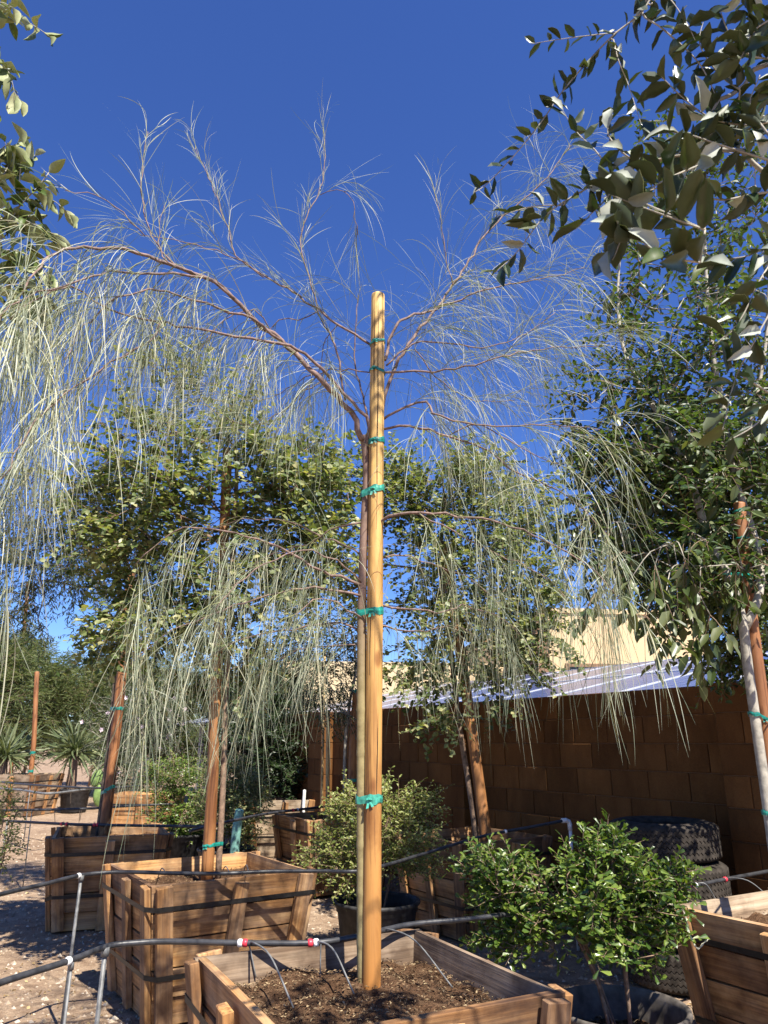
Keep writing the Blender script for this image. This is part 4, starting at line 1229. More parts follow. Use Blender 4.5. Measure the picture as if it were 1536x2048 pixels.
# a second tree a little further back along the wall, behind the right-hand one
tb = [np.array((3.1, 5.35, 0.0)), np.array((3.05, 5.3, 1.2)), np.array((2.8, 5.2, 2.2)), np.array((2.5, 5.0, 3.1))]
tree('wall_shade_tree', 'dark glossy tree filling the gap between the pale-barked tree and the block wall', 'tree', tb[0], [spline(tb, 24)],
     px_blobs([(1480, 1050, 4.8, 100, 150, .5, 100), (1420, 900, 4.8, 130, 130, .5, 80), (1300, 1050, 4.9, 100, 90, .5, 60), (1500, 1230, 4.7, 60, 60, .4, 36), (1420, 1190, 4.8, 110, 50, .4, 46), (1480, 1300, 4.7, 70, 40, .3, 24)]),
     M['bark_brown'], M['ash'], LEAF8, rng=np.random.default_rng(43), r_tip=.003, r_trunk=.03, n_twig=3, tw=(.16, .38), spacing=.026, leaf=(.04, .065), aspect=.5, droop=.4, up=.1)

# ------------------------------------------------------------------ near branch, upper right
def near_tree():
    rng = np.random.default_rng(51)
    base = np.array((1.75, 0.95, 0.0))
    root = empty('silver_leaf_tree', tuple(base))
    tag(root, 'overhanging branch tree with dark leathery leaves, some of them silver on top', 'tree')
    trunk = spline([base, base + (-.02, .02, 1.0), base + (-.08, .08, 1.9), base + (-.2, .15, 2.5), base + (-.35, .25, 2.95), base + (-.5, .3, 3.4)], 40)
    mb = MB(); tube(mb, trunk, np.linspace(.04, .016, 40), 10)
    H = [py(1560, 120, 1.45), py(1480, 180, 1.45), py(1436, 200, 1.42)]
    tube(mb, spline([trunk[27], (trunk[27] + H[0]) / 2 + (0, 0, .06)] + H, 20), np.linspace(.012, .005, 20), 8)
    H2 = [py(1600, -20, 1.5), py(1420, -60, 1.45), py(1320, -40, 1.4)]
    tube(mb, spline([trunk[33], (trunk[33] + H2[0]) / 2] + H2, 20), np.linspace(.012, .004, 20), 8)
    H3 = [py(1590, 380, 1.35), py(1480, 300, 1.35), py(1400, 310, 1.32)]
    tube(mb, spline([trunk[24], (trunk[24] + H3[0]) / 2] + H3, 20), np.linspace(.012, .004, 20), 8)
    tw = [([(1320, -40), (1284, 23), (1227, 70), (1174, 125), (1124, 184), (1084, 242), (1030, 309), (975, 367), (948, 385)], 1.4, 1.45, .0026, .020, (.026, .042)),
          ([(1227, 66), (1170, 72), (1110, 80), (1062, 88)], 1.41, 1.43, .0016, .017, (.024, .036)),
          ([(1320, -40), (1284, 23), (1327, 59), (1397, 125), (1436, 200)], 1.4, 1.42, .003, .020, (.036, .056)),
          ([(1227, 80), (1237, 121), (1256, 168), (1284, 254)], 1.40, 1.36, .0018, .024, (.034, .05)),
          ([(1300, 10), (1330, -10), (1370, 40), (1390, 80)], 1.4, 1.36, .002, .022, (.036, .056)),
          ([(1436, 203), (1400, 260), (1346, 313), (1260, 336), (1210, 360), (1170, 379)], 1.38, 1.36, .003, .017, (.036, .056)),
          ([(1400, 310), (1346, 313), (1260, 336), (1170, 379), (1092, 430), (1034, 504), (990, 545)], 1.34, 1.4, .0028, .0145, (.03, .05)),
          ([(1127, 410), (1061, 414), (983, 437)], 1.37, 1.4, .0016, .017, (.028, .042)),
          ([(1190, 300), (1150, 260), (1122, 215)], 1.38, 1.4, .0016, .020, (.03, .044)),
          ([(1400, 330), (1330, 360), (1270, 400), (1235, 440)], 1.2, 1.12, .0024, .017, (.052, .072)),
          ([(1410, 460), (1327, 430), (1260, 405), (1225, 391)], 1.12, 1.1, .002, .017, (.052, .072)),
          ([(1400, 525), (1327, 512), (1256, 469), (1225, 520)], 1.12, 1.1, .002, .017, (.05, .07)),
          ([(1536, 320), (1440, 290), (1380, 270), (1330, 262)], 1.3, 1.28, .003, .017, (.042, .06)),
          ([(1560, 120), (1500, 110), (1460, 70), (1440, 20)], 1.45, 1.4, .003, .015, (.036, .056)),
          ([(1560, 120), (1520, 200), (1490, 260), (1470, 330)], 1.45, 1.4, .003, .015, (.036, .056)),
          ([(1540, 60), (1500, 30), (1490, -10)], 1.4, 1.4, .002, .015, (.036, .056)),
          ([(1480, 180), (1470, 230), (1420, 270)], 1.45, 1.42, .002, .017, (.036, .056)),
          ([(1560, 480), (1500, 510), (1450, 520), (1390, 540)], 1.3, 1.2, .002, .022, (.04, .06)),
          ([(1560, 500), (1520, 560), (1480, 640), (1430, 690)], 1.25, 1.2, .002, .022, (.04, .055)),
          ([(1560, 240), (1490, 250), (1420, 235), (1360, 190), (1320, 150)], 1.4, 1.3, .003, .014, (.04, .058)),
          ([(1560, 380), (1500, 390), (1440, 400), (1380, 385), (1330, 400)], 1.35, 1.25, .003, .016, (.042, .06)),
          ([(1480, 180), (1440, 150), (1400, 90), (1410, 30)], 1.42, 1.4, .002, .016, (.038, .055)),
          ([(1560, 30), (1510, 60), (1480, 120)], 1.35, 1.3, .003, .013, (.042, .06)),
          ([(1280, 330), (1240, 300), (1215, 260), (1240, 215)], 1.34, 1.36, .002, .018, (.034, .05)),
          ([(1250, 345), (1210, 400), (1180, 430), (1150, 460)], 1.3, 1.32, .002, .018, (.036, .05)),
          ([(1560, 300), (1530, 260), (1500, 210), (1520, 150)], 1.3, 1.3, .003, .013, (.042, .06)),
          ([(1560, 590), (1510, 680), (1470, 760), (1445, 860)], 1.25, 1.25, .002, .024, (.036, .055)),
          ([(1560, 800), (1510, 850), (1460, 880)], 1.3, 1.25, .002, .022, (.036, .05))]
    hubs = np.concatenate([spline(H, 12), spline(H2, 12), spline(H3, 12), trunk[15:]])
    P = []; D = []; N = []; L = []
    for px, ya, yb, r, sp, lf in tw:
        n = len(px)
        pts = np.array([py(u, v, ya + (yb - ya) * i / (n - 1) + rng.normal(0, .012)) for i, (u, v) in enumerate(px)])
        S = spline(pts, 30)
        allp = hubs
        j = np.argmin(np.linalg.norm(allp - S[0], axis=1))
        tube(mb, np.array([allp[j], S[0]]), r * 1.1, 5)
        tube(mb, S, np.linspace(r, r * .35, 30), 6)
        hubs = np.concatenate([hubs, S])
        ln = np.linalg.norm(np.diff(S, axis=0), axis=1).sum()
        k = int(ln / sp)
        for q in range(k):
            f = (q + .5 + rng.uniform(-.3, .3)) / k * 29; i = min(int(f), 28)
            a = S[i] + (S[i + 1] - S[i]) * (f - i); t = norm(S[i + 1] - S[i])
            sd = norm(np.cross(t, np.array((0, 0.25, 1.)) + rng.normal(0, .5, 3))) * (1 if q % 2 else -1)
            P.append(a); D.append(norm(t * .55 + sd * .75 + rng.normal(0, .35, 3))); N.append(norm(np.array((.1, -.45, .45)) + rng.normal(0, .65, 3))); L.append(rng.uniform(*lf) * 1.3)
    P, D, N, L = map(np.array, (P, D, N, L)); N = norm(N - D * (N * D).sum(1)[:, None]); W = L * rng.uniform(.34, .48, len(L))
    print('near leaves', len(P))
    meshes = [leaf_two_sided('leaf', M[a], M['olive_under'], 6, .16, c, .30, 'oval', s) for s, (a, c) in enumerate((('silver_top', .05), ('silver_pale_top', .25), ('silver_top', .3), ('silver_top', -.15), ('silver_pale_top', .4), ('silver_top', .1), ('silver_pale_top', -.1), ('silver_top', .12)))]
    if len(P) > 300:
        pick = np.argsort(-(L / P[:, 1]) * rng.uniform(.7, 1.3, len(P)))[:300]
    else: pick = np.arange(len(P))
    leaf_objects(root, P[pick], D[pick], N[pick], L[pick], W[pick], meshes)
    rest = np.setdiff1d(np.arange(len(P)), pick)
    # unseen canopy clumps above and beside the frame, added to cast dapples on the yard
    T = blob_pts(rng, [((2.25, .7, 3.3), (.5, .5, .5), 60), ((2.0, .1, 3.3), (.5, .5, .4), 30), ((2.2, 1.3, 3.1), (.5, .5, .5), 40), ((.62, 1.85, 4.7), (.25, .2, .15), 16), ((.25, 2.1, 4.9), (.2, .15, .15), 10), ((.05, 1.25, 4.8), (.4, .3, .3), 16), ((2.35, 1.45, 4.5), (.3, .3, .3), 9)])
    A, par, tips, ntr = grow([trunk], T, rng, .3)
    branch_mesh(mb, A, par, tips, ntr, .003, .03)
    lv = twigs_and_leaves(A, tips, rng, T.mean(0), n_twig=2, tw=(.2, .4), spacing=.03, leaf=(.035, .055), aspect=.48, droop=.2, up=.1)
    u, v, zc = proj(lv[0]); off = ~((u > -40) & (u < 1576) & (v > -70) & (v < 2048) & (zc > 0))
    lv = tuple(a[off] for a in lv)
    V, Fc = leaf_geo(*lv, LEAF8); m2 = MB(); m2.add(V, Fc)
    if len(rest):
        V, Fc = leaf_geo(P[rest], D[rest], N[rest], L[rest], W[rest], LEAF8); m2.add(V, Fc)
    me = m2.mesh('crown', [leaf_mat('silver_leaf_mass', G((.018, .036, .012), (.03, .052, .017), (.07, .09, .03)), .4, .12)], root=root)
    o = link('crown', me, root); o['kind'] = 'stuff'
    mb.build('trunk', M['bark_pale'], root, smooth=True)
near_tree()

# ------------------------------------------------------------------ near branch, upper left
def left_tree():
    rng = np.random.default_rng(61)
    base = np.array((-2.05, 2.55, 0.0))
    root = empty('curled_leaf_tree', tuple(base))
    tag(root, 'tree leaning in with broad curled pale-backed leaves above the weeping branches', 'tree')
    trunk = spline([base, base + (.0, 0, 1.2), base + (.05, 0, 2.4), base + (.1, -.05, 3.4), base + (.08, -.05, 4.4)], 40)
    mb = MB(); tube(mb, trunk, np.linspace(.035, .010, 40), 10)
    tw = [([(-80, 60), (-20, 42), (36, 39), (72, 54), (98, 72)], 2.3, .0028, .05), ([(-70, 90), (-30, 60), (0, 30), (30, 5)], 2.3, .003, .03),
          ([(-80, 200), (-30, 160), (10, 150), (40, 200)], 2.2, .003, .034), ([(-60, 560), (-10, 470), (39, 413), (78, 371), (98, 345)], 2.45, .005, .026),
          ([(39, 413), (40, 350), (45, 300), (50, 270)], 2.45, .003, .028), ([(0, 480), (60, 430), (100, 400), (140, 430)], 2.45, .003, .028),
          ([(-40, 420), (0, 360), (20, 320), (10, 285)], 2.45, .003, .026), ([(20, 440), (60, 390), (95, 375)], 2.4, .002, .028),
          ([(-60, 620), (0, 540), (50, 500), (90, 490)], 2.45, .004, .024), ([(-60, 640), (-10, 590), (40, 560), (95, 545)], 2.4, .004, .024),
          ([(-60, 680), (0, 640), (40, 610), (80, 600)], 2.4, .004, .026), ([(-50, 480), (-10, 430), (10, 410)], 2.4, .003, .025), ([(-60, 720), (-10, 690), (30, 660), (50, 680)], 2.4, .003, .03),
          ([(-30, 380), (10, 340), (40, 330), (70, 310)], 2.45, .003, .022), ([(-30, 460), (20, 430), (60, 445), (110, 470)], 2.4, .003, .022), ([(-30, 520), (20, 500), (70, 520), (100, 560)], 2.35, .003, .022),
          ([(-30, 600), (20, 570), (60, 580), (90, 630)], 2.35, .003, .022), ([(-30, 330), (0, 300), (20, 290), (40, 310)], 2.4, .003, .022), ([(-30, 20), (0, 5), (25, 15)], 2.2, .003, .025), ([(-40, 130), (0, 125), (20, 150), (30, 190)], 2.2, .002, .03)]
    P = []; D = []; N = []; L = []
    hubs = trunk[14:]
    for px, Y, r, sp in tw:
        pts = np.array([py(u, v, Y + rng.normal(0, .03)) for u, v in px]); S = spline(pts, 24)
        j = np.argmin(np.linalg.norm(hubs - S[0] - np.array((0, 0, -.15)), axis=1))
        tube(mb, spline([hubs[j], (hubs[j] + S[0]) / 2 + (0, 0, .02), S[0]], 8), np.linspace(r * 1.4, r, 8), 6)
        tube(mb, S, np.linspace(r, r * .4, 24), 6)
        hubs = np.concatenate([hubs, S])
        ln = np.linalg.norm(np.diff(S, axis=0), axis=1).sum(); k = max(2, int(ln / sp))
        for q in range(k):
            f = (q + .5 + rng.uniform(-.3, .3)) / k * 23; i = min(int(f), 22)
            a = S[i]; t = norm(S[i + 1] - S[i]); sd = norm(np.cross(t, np.array((0, .3, 1.)) + rng.normal(0, .4, 3))) * (1 if q % 2 else -1)
            P.append(a); D.append(norm(t * .4 + sd * .5 + np.array((0, 0, -.5)) + rng.normal(0, .35, 3))); N.append(norm(np.array((.1, .1, .4)) + rng.normal(0, .6, 3))); L.append(rng.uniform(.06, .105))
        P.append(S[-1]); D.append(norm(S[-1] - S[-3] + np.array((0, 0, -.02)))); N.append(norm(np.array((0, .4, .6)))); L.append(.085)
    P, D, N, L = map(np.array, (P, D, N, L)); N = norm(N - D * (N * D).sum(1)[:, None]); W = L * rng.uniform(.36, .5, len(L))
    meshes = [leaf_two_sided('leaf', M['left_top'], M['left_under'], 6, .08, c, .3, 'lance', s + 20) for s, c in enumerate((.1, .3, -.15, .45, .2))]
    leaf_objects(root, P, D, N, L, W, meshes)
    T = blob_pts(rng, [((-2.3, 2.4, 3.9), (.5, .6, .7), 50), ((-2.3, 2.5, 3.0), (.4, .6, .5), 30)])
    A, par, tips, ntr = grow([trunk], T, rng, .3); branch_mesh(mb, A, par, tips, ntr, .003, .03)
    lv = twigs_and_leaves(A, tips, rng, T.mean(0), n_twig=2, tw=(.2, .4), spacing=.04, leaf=(.05, .08), aspect=.45, droop=.4, up=.1)
    u, v, zc = proj(lv[0]); off = (u < -10)
    lv = tuple(a[off] for a in lv); V, Fc = leaf_geo(*lv, LEAF8); m2 = MB(); m2.add(V, Fc)
    o = m2.build('crown', M['yellowgreen'], root); o['kind'] = 'stuff'
    mb.build('trunk', M['bark_pale'], root, smooth=True)
left_tree()

# ------------------------------------------------------------------ pots and shrubs
def pot(x, y, r, h, label, mat, soil=True, seed=0, n=48, name='plant_pot'):
    root = empty(name, (x, y, 0)); tag(root, label, 'pot', 'plastic nursery pots')
    pr = [(0.001, .004), (r * .74, .004), (r * .78, .02), (r * .90, h * .80), (r * .93, h * .82), (r * .94, h * .90), (r * .985, h * .93), (r, h * .96), (r * .99, h * .99), (r * .96, h), (r * .92, h * .985),
          (r * .90, h * .93), (r * .885, h * .80), (r * .86, h * .55)]
    mb = MB(); lathe(mb, pr, n); o = link('pot_wall', mb.mesh('pot_wall', [mat], True), root)
    if soil:
        rg = np.random.default_rng(seed)
        rad = np.linspace(0, r * .875, 9); a = np.arange(28) * 2 * math.pi / 28
        V = [(0, 0, h * .66)] + [(q * math.cos(b), q * math.sin(b), h * .66 + rg.normal(0, .006)) for q in rad[1:] for b in a]
        tri = [[0, 1 + j, 1 + (j + 1) % 28] for j in range(28)]
        qd = [[1 + i * 28 + j, 1 + (i + 1) * 28 + j, 1 + (i + 1) * 28 + (j + 1) % 28, 1 + i * 28 + (j + 1) % 28] for i in range(7) for j in range(28)]
        mb = MB(); mb.add(V, qd); mb.f.append((np.array(tri), 0)); link('soil', mb.mesh('soil', [M['soil']], True), root)
        c = 500; aa = rg.uniform(0, 6.28, c); rr_ = r * .84 * np.sqrt(rg.random(c))
        P = np.c_[rr_ * np.cos(aa), rr_ * np.sin(aa), np.full(c, h * .66 + .008)]
        mb = MB(); scatter_flakes(mb, P, rg, .01, .028); k = link('mulch', mb.mesh('mulch', [M['chip']]), root); k['kind'] = 'stuff'
    return root
def shrub(name, label, base, blobs, lmat, rng, tmpl=OBO8, nparts=0, mat_o=None, stems=5, bark='bark_brown', stem_spread=.10, group=None, **tw):
    base = np.array(base)
    tr = []
    cz = np.mean([b[0][2] for b in blobs])
    cx = np.mean([b[0][0] for b in blobs]); cy = np.mean([b[0][1] for b in blobs])
    for i in range(stems):
        a = rng.uniform(0, 6.28); r = rng.uniform(.02, .05)
        p0 = base + (r * math.cos(a), r * math.sin(a), 0)
        p1 = np.array((cx + math.cos(a) * stem_spread + rng.normal(0, .04), cy + math.sin(a) * stem_spread + rng.normal(0, .04), cz + rng.uniform(-.1, .2)))
        tr.append(spline([p0, p0 * .55 + p1 * .45 + rng.normal(0, .02, 3), p1], 9))
    return tree(name, label, 'shrub', base, tr, blobs, M[bark], lmat, tmpl, rng, r_tip=.0018, r_trunk=.011, nparts=nparts, mat_o=mat_o, group=group, gup=.5, **tw)
# front right
pot(0.99, 3.58, 0.285, 0.38, 'wide grey-black plastic pot with the bushy glossy shrub beside the dark box', M['potgrey'], seed=1, n=64)
shrub('mountain_laurel', 'bushy glossy green shrub growing from the wide grey-black pot', (0.99, 3.58, .25),
      px_blobs([(1190, 1800, 3.55, 75, 85, .20, 84), (1285, 1815, 3.55, 75, 85, .20, 60), (1225, 1715, 3.6, 55, 35, .15, 26), (1000, 1755, 3.7, 60, 55, .18, 44), (1005, 1845, 3.65, 55, 50, .16, 30), (1080, 1790, 3.65, 50, 40, .15, 16), (1230, 1885, 3.5, 90, 30, .18, 12), (1330, 1775, 3.55, 35, 35, .12, 12), (1085, 1870, 3.55, 60, 40, .15, 14)]),
      M['laurel'], np.random.default_rng(71), nparts=300, mat_o=M['laurel_o'], n_twig=3, tw=(.07, .15), spacing=.012, leaf=(.030, .048), aspect=.46, droop=.1, up=.45, spread=.65, leaf_up=.4)
def seed_spikes():
    for i, pxl in enumerate(([(1330, 1805), (1365, 1820), (1380, 1870), (1395, 1897), (1408, 1885), (1418, 1877)], [(1370, 1770), (1378, 1755), (1387, 1742)])):
        root = empty('seed_spike', tuple(py(*pxl[0], 3.45)))
        tag(root, ('long curved pale bare spike hanging off the glossy shrub' if i == 0 else 'short pale bare spike standing up on the glossy shrub'), 'spike')
        S = spline([py(u, v, 3.45) for u, v in pxl], 40); R = .0032 * (1 + .45 * np.sin(np.arange(40) * 2.1))
        mb = MB(); tube(mb, S, R, 5); mb.build('stalk', M['stem_white'], root)
seed_spikes()
# behind the main stake
pot(-0.05, 5.83, 0.31, 0.37, 'black plastic pot behind the main stake with the yellow-green shrub', M['pot'], seed=2)
shrub('yellow_green_shrub', 'yellow-green small-leaved shrub in the black pot behind the main stake', (-0.05, 5.83, .24),
      px_blobs([(735, 1680, 5.8, 90, 80, .26, 90), (820, 1690, 5.8, 60, 70, .22, 50), (680, 1730, 5.75, 70, 50, .2, 44), (760, 1620, 5.85, 90, 50, .22, 50), (840, 1620, 5.85, 40, 40, .15, 16), (700, 1630, 5.8, 40, 40, .15, 16)]),
      M['yellowgreen'], np.random.default_rng(72), n_twig=4, tw=(.10, .20), spacing=.015, leaf=(.024, .038), aspect=.5, droop=.1, up=.4, spread=.7)
# left middle pair
pot(-2.38, 9.45, 0.36, 0.42, 'black plastic pot under the rounded dark-green shrub behind the big brown box', M['pot'], seed=3)
shrub('small_leaf_shrub', 'rounded dark-green shrub in a black pot behind the weathered box', (-2.38, 9.45, .3),
      px_blobs([(360, 1610, 9.4, 60, 70, .35, 90), (340, 1560, 9.4, 50, 40, .3, 30), (390, 1650, 9.3, 40, 35, .3, 30)]),
      M['laurel'], np.random.default_rng(73), n_twig=5, tw=(.10, .26), spacing=.018, leaf=(.03, .05), aspect=.5, droop=.1, up=.3, spread=.8)
pot(-1.62, 8.3, 0.30, 0.40, 'low black plastic pot between the big brown box and the teal post', M['pot'], seed=4)
shrub('small_leaf_shrub', 'mid-green spreading shrub beside the orange-brown stake and the teal post', (-1.62, 8.3, .3),
      px_blobs([(460, 1600, 8.3, 70, 60, .35, 90), (500, 1570, 8.3, 40, 35, .25, 24), (440, 1550, 8.3, 50, 30, .25, 20), (480, 1650, 8.2, 40, 40, .25, 30)]),
      M['round'], np.random.default_rng(74), n_twig=5, tw=(.10, .24), spacing=.016, leaf=(.026, .044), aspect=.5, droop=.1, up=.3, spread=.8)
shrub('edge_shrub', 'sunlit yellow-green shrub beside the thin irrigation risers at the dirt path', (-3.02, 6.2, -.02),
      px_blobs([(5, 1640, 6.2, 22, 60, .2, 40), (0, 1700, 6.2, 22, 40, .2, 24)]),
      M['yellowgreen'], np.random.default_rng(75), n_twig=2, tw=(.08, .18), spacing=.016, leaf=(.024, .038), aspect=.5, droop=.1, up=.4)
# ------------------------------------------------------------------ dense bush, flowering bush and far growth
tree('oleander_bush', 'dense dark green bush standing in front of the wall end', 'bush', (-1.6, 11.9, 0), [spline([(-1.6, 11.9, 0), (-1.6, 11.9, 1.2), (-1.55, 11.9, 2.2)], 12), spline([(-1.5, 11.9, 0), (-1.2, 11.8, .9), (-.95, 11.8, 1.5)], 8)],
     px_blobs([(530, 1480, 11.8, 95, 120, .7, 260), (590, 1540, 11.6, 55, 70, .5, 80), (480, 1400, 12, 70, 90, .6, 80), (560, 1400, 12, 70, 70, .5, 60)]),
     M['bark_dark'], M['dark'], LEAF4, rng=np.random.default_rng(81), r_tip=.004, r_trunk=.03, n_twig=4, tw=(.2, .45), spacing=.028, leaf=(.06, .11), aspect=.3, droop=.2, up=.4)
tree('olive_leaf_tree', 'slim tree with narrow pale leaves tied to a stake behind the main trunk', 'tree', (-.42, 8.5, .55), [spline([(-.42, 8.5, .55), py(690, 1500, 8.5), py(700, 1400, 8.5), py(712, 1330, 8.5), py(700, 1250, 8.5)], 16)],
     px_blobs([(640, 1330, 8.5, 80, 70, .5, 60), (700, 1280, 8.5, 60, 80, .5, 50), (600, 1250, 8.6, 60, 90, .5, 50), (660, 1400, 8.5, 50, 40, .3, 20)]),
     M['bark_pale'], M['willow'], LEAF4, rng=np.random.default_rng(82), r_tip=.003, r_trunk=.03, n_twig=3, tw=(.2, .4), spacing=.03, leaf=(.05, .08), aspect=.25, droop=.6, up=.1, hang=.3)
stake('support_stake', 'short brown stake behind the main trunk in the box with slanted cleat', ray_line([(704, 1600), (708, 1480), (714, 1385)], 8.45), .05, M['pole2'], ties=[(py(712, 1382, 8.45)[2], .03, False), (py(704, 1560, 8.45)[2], .03, False)])
stake('lath_stake', 'thin pale square lath standing before the wall end', ray_line([(655, 1640), (656, 1420)], 8.7), .022, M['lath'], dome=False, n=4)
stake('lath_stake', 'slender pale lath rising above the solar panels', ray_line([(650, 1440), (650, 1250)], [9.4, 9.4]) if False else [np.array((-.75, 9.55, 0)), py(650, 1300, 9.55)], .016, M['lath'], dome=False, n=4)
stake('support_stake', 'thin red-brown stake rising from the wide low box', [np.array((-7.75, 16.6, .5)), py(62, 1540, 16.6), py(74, 1345, 16.6)], .05, M['pole_red'], ties=[(py(66, 1505, 16.6)[2], .05, False), (py(65, 1542, 16.6)[2], .05, False)])
stake('support_stake', 'dark tall stake far behind the hanging strands', [py(30, 1500, 25) * (1, 1, 0), py(45, 1300, 25), py(56, 1165, 25)], .06, M['pole_red'])
# feathery trees across the far side of the yard
far_specs = [(-20, 1400, 19, 90, 110), (60, 1420, 21, 100, 90), (150, 1420, 23, 110, 80), (240, 1420, 22, 100, 90), (330, 1420, 24, 100, 90), (20, 1330, 24, 70, 60), (200, 1370, 27, 120, 60), (420, 1440, 24, 90, 90), (560, 1420, 22, 90, 80)]
fl = ['feathery olive-green tree at the yard edge by the spiky rosette', 'feathery grey-green tree behind the thin red-brown stake', 'soft rounded feathery tree behind the large spiky rosette', 'feathery tree behind the flowering bush',
      'feathery tree behind the orange box', 'taller feathery tree beyond the dark tall stake', 'far hazy tree crest above the yard edge', 'feathery tree behind the small-leaf shrubs', 'feathery tree behind the dense dark bush']
for i, ((u, v, Y, ru, rv), lab) in enumerate(zip(far_specs, fl)):
    c = py(u, v, Y)
    tree('feathery_tree', lab, 'tree', (c[0], c[1], 0), [spline([(c[0], c[1], 0), (c[0] + .1, c[1], c[2] * .5), (c[0], c[1], c[2])], 8)],
         px_blobs([(u, v, Y, ru, rv, 1.2, 130), (u + ru * .3, v - rv * .6, Y, ru * .5, rv * .5, .8, 40), (u - ru * .4, v + rv * .5, Y, ru * .6, rv * .6, .8, 50)]),
         M['bark_brown'], M['far'], LEAF2, rng=np.random.default_rng(90 + i), r_tip=.006, r_trunk=.06, group='feathery trees along the far side of the yard',
         n_twig=4, tw=(.35, .8), spacing=.045, leaf=(.12, .24), aspect=.12, droop=.5, up=.3, spread=.8, leaf_up=.3)
r_, A_, t_ = tree('flowering_bush', 'loose bush with narrow leaves and pale pink flowers behind the leaning stake', 'bush', (-4.2, 13.2, 0), [spline([(-4.2, 13.2, 0), (-4.2, 13.2, 1.0), (-4.1, 13.2, 2.0)], 8), spline([(-4.1, 13.2, 0), (-3.6, 13.2, 1.2), (-3.3, 13.2, 1.8)], 8)],
     px_blobs([(250, 1440, 13.2, 70, 70, .6, 80), (300, 1480, 13.2, 60, 60, .6, 70), (330, 1420, 13.2, 60, 60, .5, 50), (280, 1540, 13.3, 60, 50, .5, 50)]),
     M['bark_pale'], M['willow'], LEAF4, rng=np.random.default_rng(84), r_tip=.004, r_trunk=.025, n_twig=3, tw=(.25, .5), spacing=.035, leaf=(.07, .11), aspect=.2, droop=.4, up=.4)
rg = np.random.default_rng(85)
for t in rg.permutation(t_)[:46]:
    p = A_[t] + rg.normal(0, .08, 3) + np.array((0, -.15, .05))
    mb = MB(); k = 5
    a = np.arange(k) * 2 * math.pi / k + rg.random()
    D_ = np.c_[np.cos(a), np.full(k, -.35), np.sin(a)]; D_ = norm(D_); N_ = np.tile(np.array((0, -1., .3)), (k, 1)); N_ = norm(N_ - D_ * (N_ * D_).sum(1)[:, None])
    V, Fc = leaf_geo(np.tile(p, (k, 1)), D_, N_, np.full(k, .045), np.full(k, .035), LEAF4); mb.add(V, Fc)
    mb.build('flower', M['flower'], r_)
# spiky rosettes
def rosette(name, label, c, n, ln, rng, w=.035, trunk=.25):
    root = empty(name, (c[0], c[1], 0)); tag(root, label, 'yucca', 'spiky rosette plants')
    P = np.tile(np.array((c[0], c[1], c[2])), (n, 1)) + rng.normal(0, .04, (n, 3))
    d = norm(np.c_[rng.normal(0, 1, n), rng.normal(0, 1, n), rng.uniform(-.25, 1.6, n)])
    V, q = strand_mesh(None, P, d, rng.uniform(ln * .7, ln, n), np.full(n, w), rng.uniform(0, .12, n), rng)
    nv = V.shape[1]; FF = (np.arange(n)[:, None, None] * nv + q[None]).reshape(-1, 4)
    mb = MB(); mb.add(V.reshape(-1, 3), FF); o = mb.build('blades', M['blade'], root); o['kind'] = 'stuff'
    mb = MB(); tube(mb, np.array([(c[0], c[1], -.03), (c[0], c[1], c[2] * .6), (c[0], c[1], c[2] + .05)]), [.12, .10, .06], 10); mb.build('trunk', M['bark_brown'], root, smooth=True)
rosette('yucca', 'large spiky rosette above the far black pot', py(150, 1505, 17.2), 220, .95, np.random.default_rng(91), .035)
rosette('yucca', 'pale spiky rosette growing out of the wide low box', py(10, 1515, 16.8), 240, 1.0, np.random.default_rng(92), .03)
rosette('yucca', 'smaller spiky rosette behind the prickly pear pads', py(225, 1520, 19), 150, .8, np.random.default_rng(93), .035)
fp = pz(152, 1572, .45)
pot(fp[0] * 17.1 / fp[1], 17.1, .33, .48, 'far black plastic pot under the large spiky rosette', M['pot'], seed=6)
pot(-6.15, 18.2, .40, .55, 'far grey plastic pot between the wide low box and the black pot', M['potgrey'], seed=7)
def pads():
    b = pz(198, 1612, 0.0); k = b[1]
    root = empty('prickly_pear', (b[0], b[1], 0)); tag(root, 'prickly pear with two flat green pads beside the far black pot', 'cactus')
    for (z, dx, tilt, h) in ((.22, .0, .1, .52), (.62, -.12, -.4, .42)):
        mb = MB(); n = 20
        V = []
        for s, f in ((-.5, .8), (0, 1.0), (.5, .8)):
            for a in np.arange(n) * 2 * math.pi / n:
                x = math.cos(a) * h * .33 * f; zz = math.sin(a) * h * .5 * f
                V.append((b[0] + dx + x * math.cos(tilt) - zz * math.sin(tilt), b[1] + s * .06, z + x * math.sin(tilt) + zz * math.cos(tilt)))
        q = [[r * n + j, r * n + (j + 1) % n, (r + 1) * n + (j + 1) % n, (r + 1) * n + j] for r in (0, 1) for j in range(n)]
        mb.add(V, q); k0 = mb.n; mb.add([(b[0] + dx, b[1] - .045, z), (b[0] + dx, b[1] + .045, z)], np.zeros((0, 3), int))
        mb.f.append((np.array([[k0, (j + 1) % n, j] for j in range(n)] + [[k0 + 1, 2 * n + j, 2 * n + (j + 1) % n] for j in range(n)]), 0))
        mb.build('pad', M['cactus'], root, smooth=True)
pads()

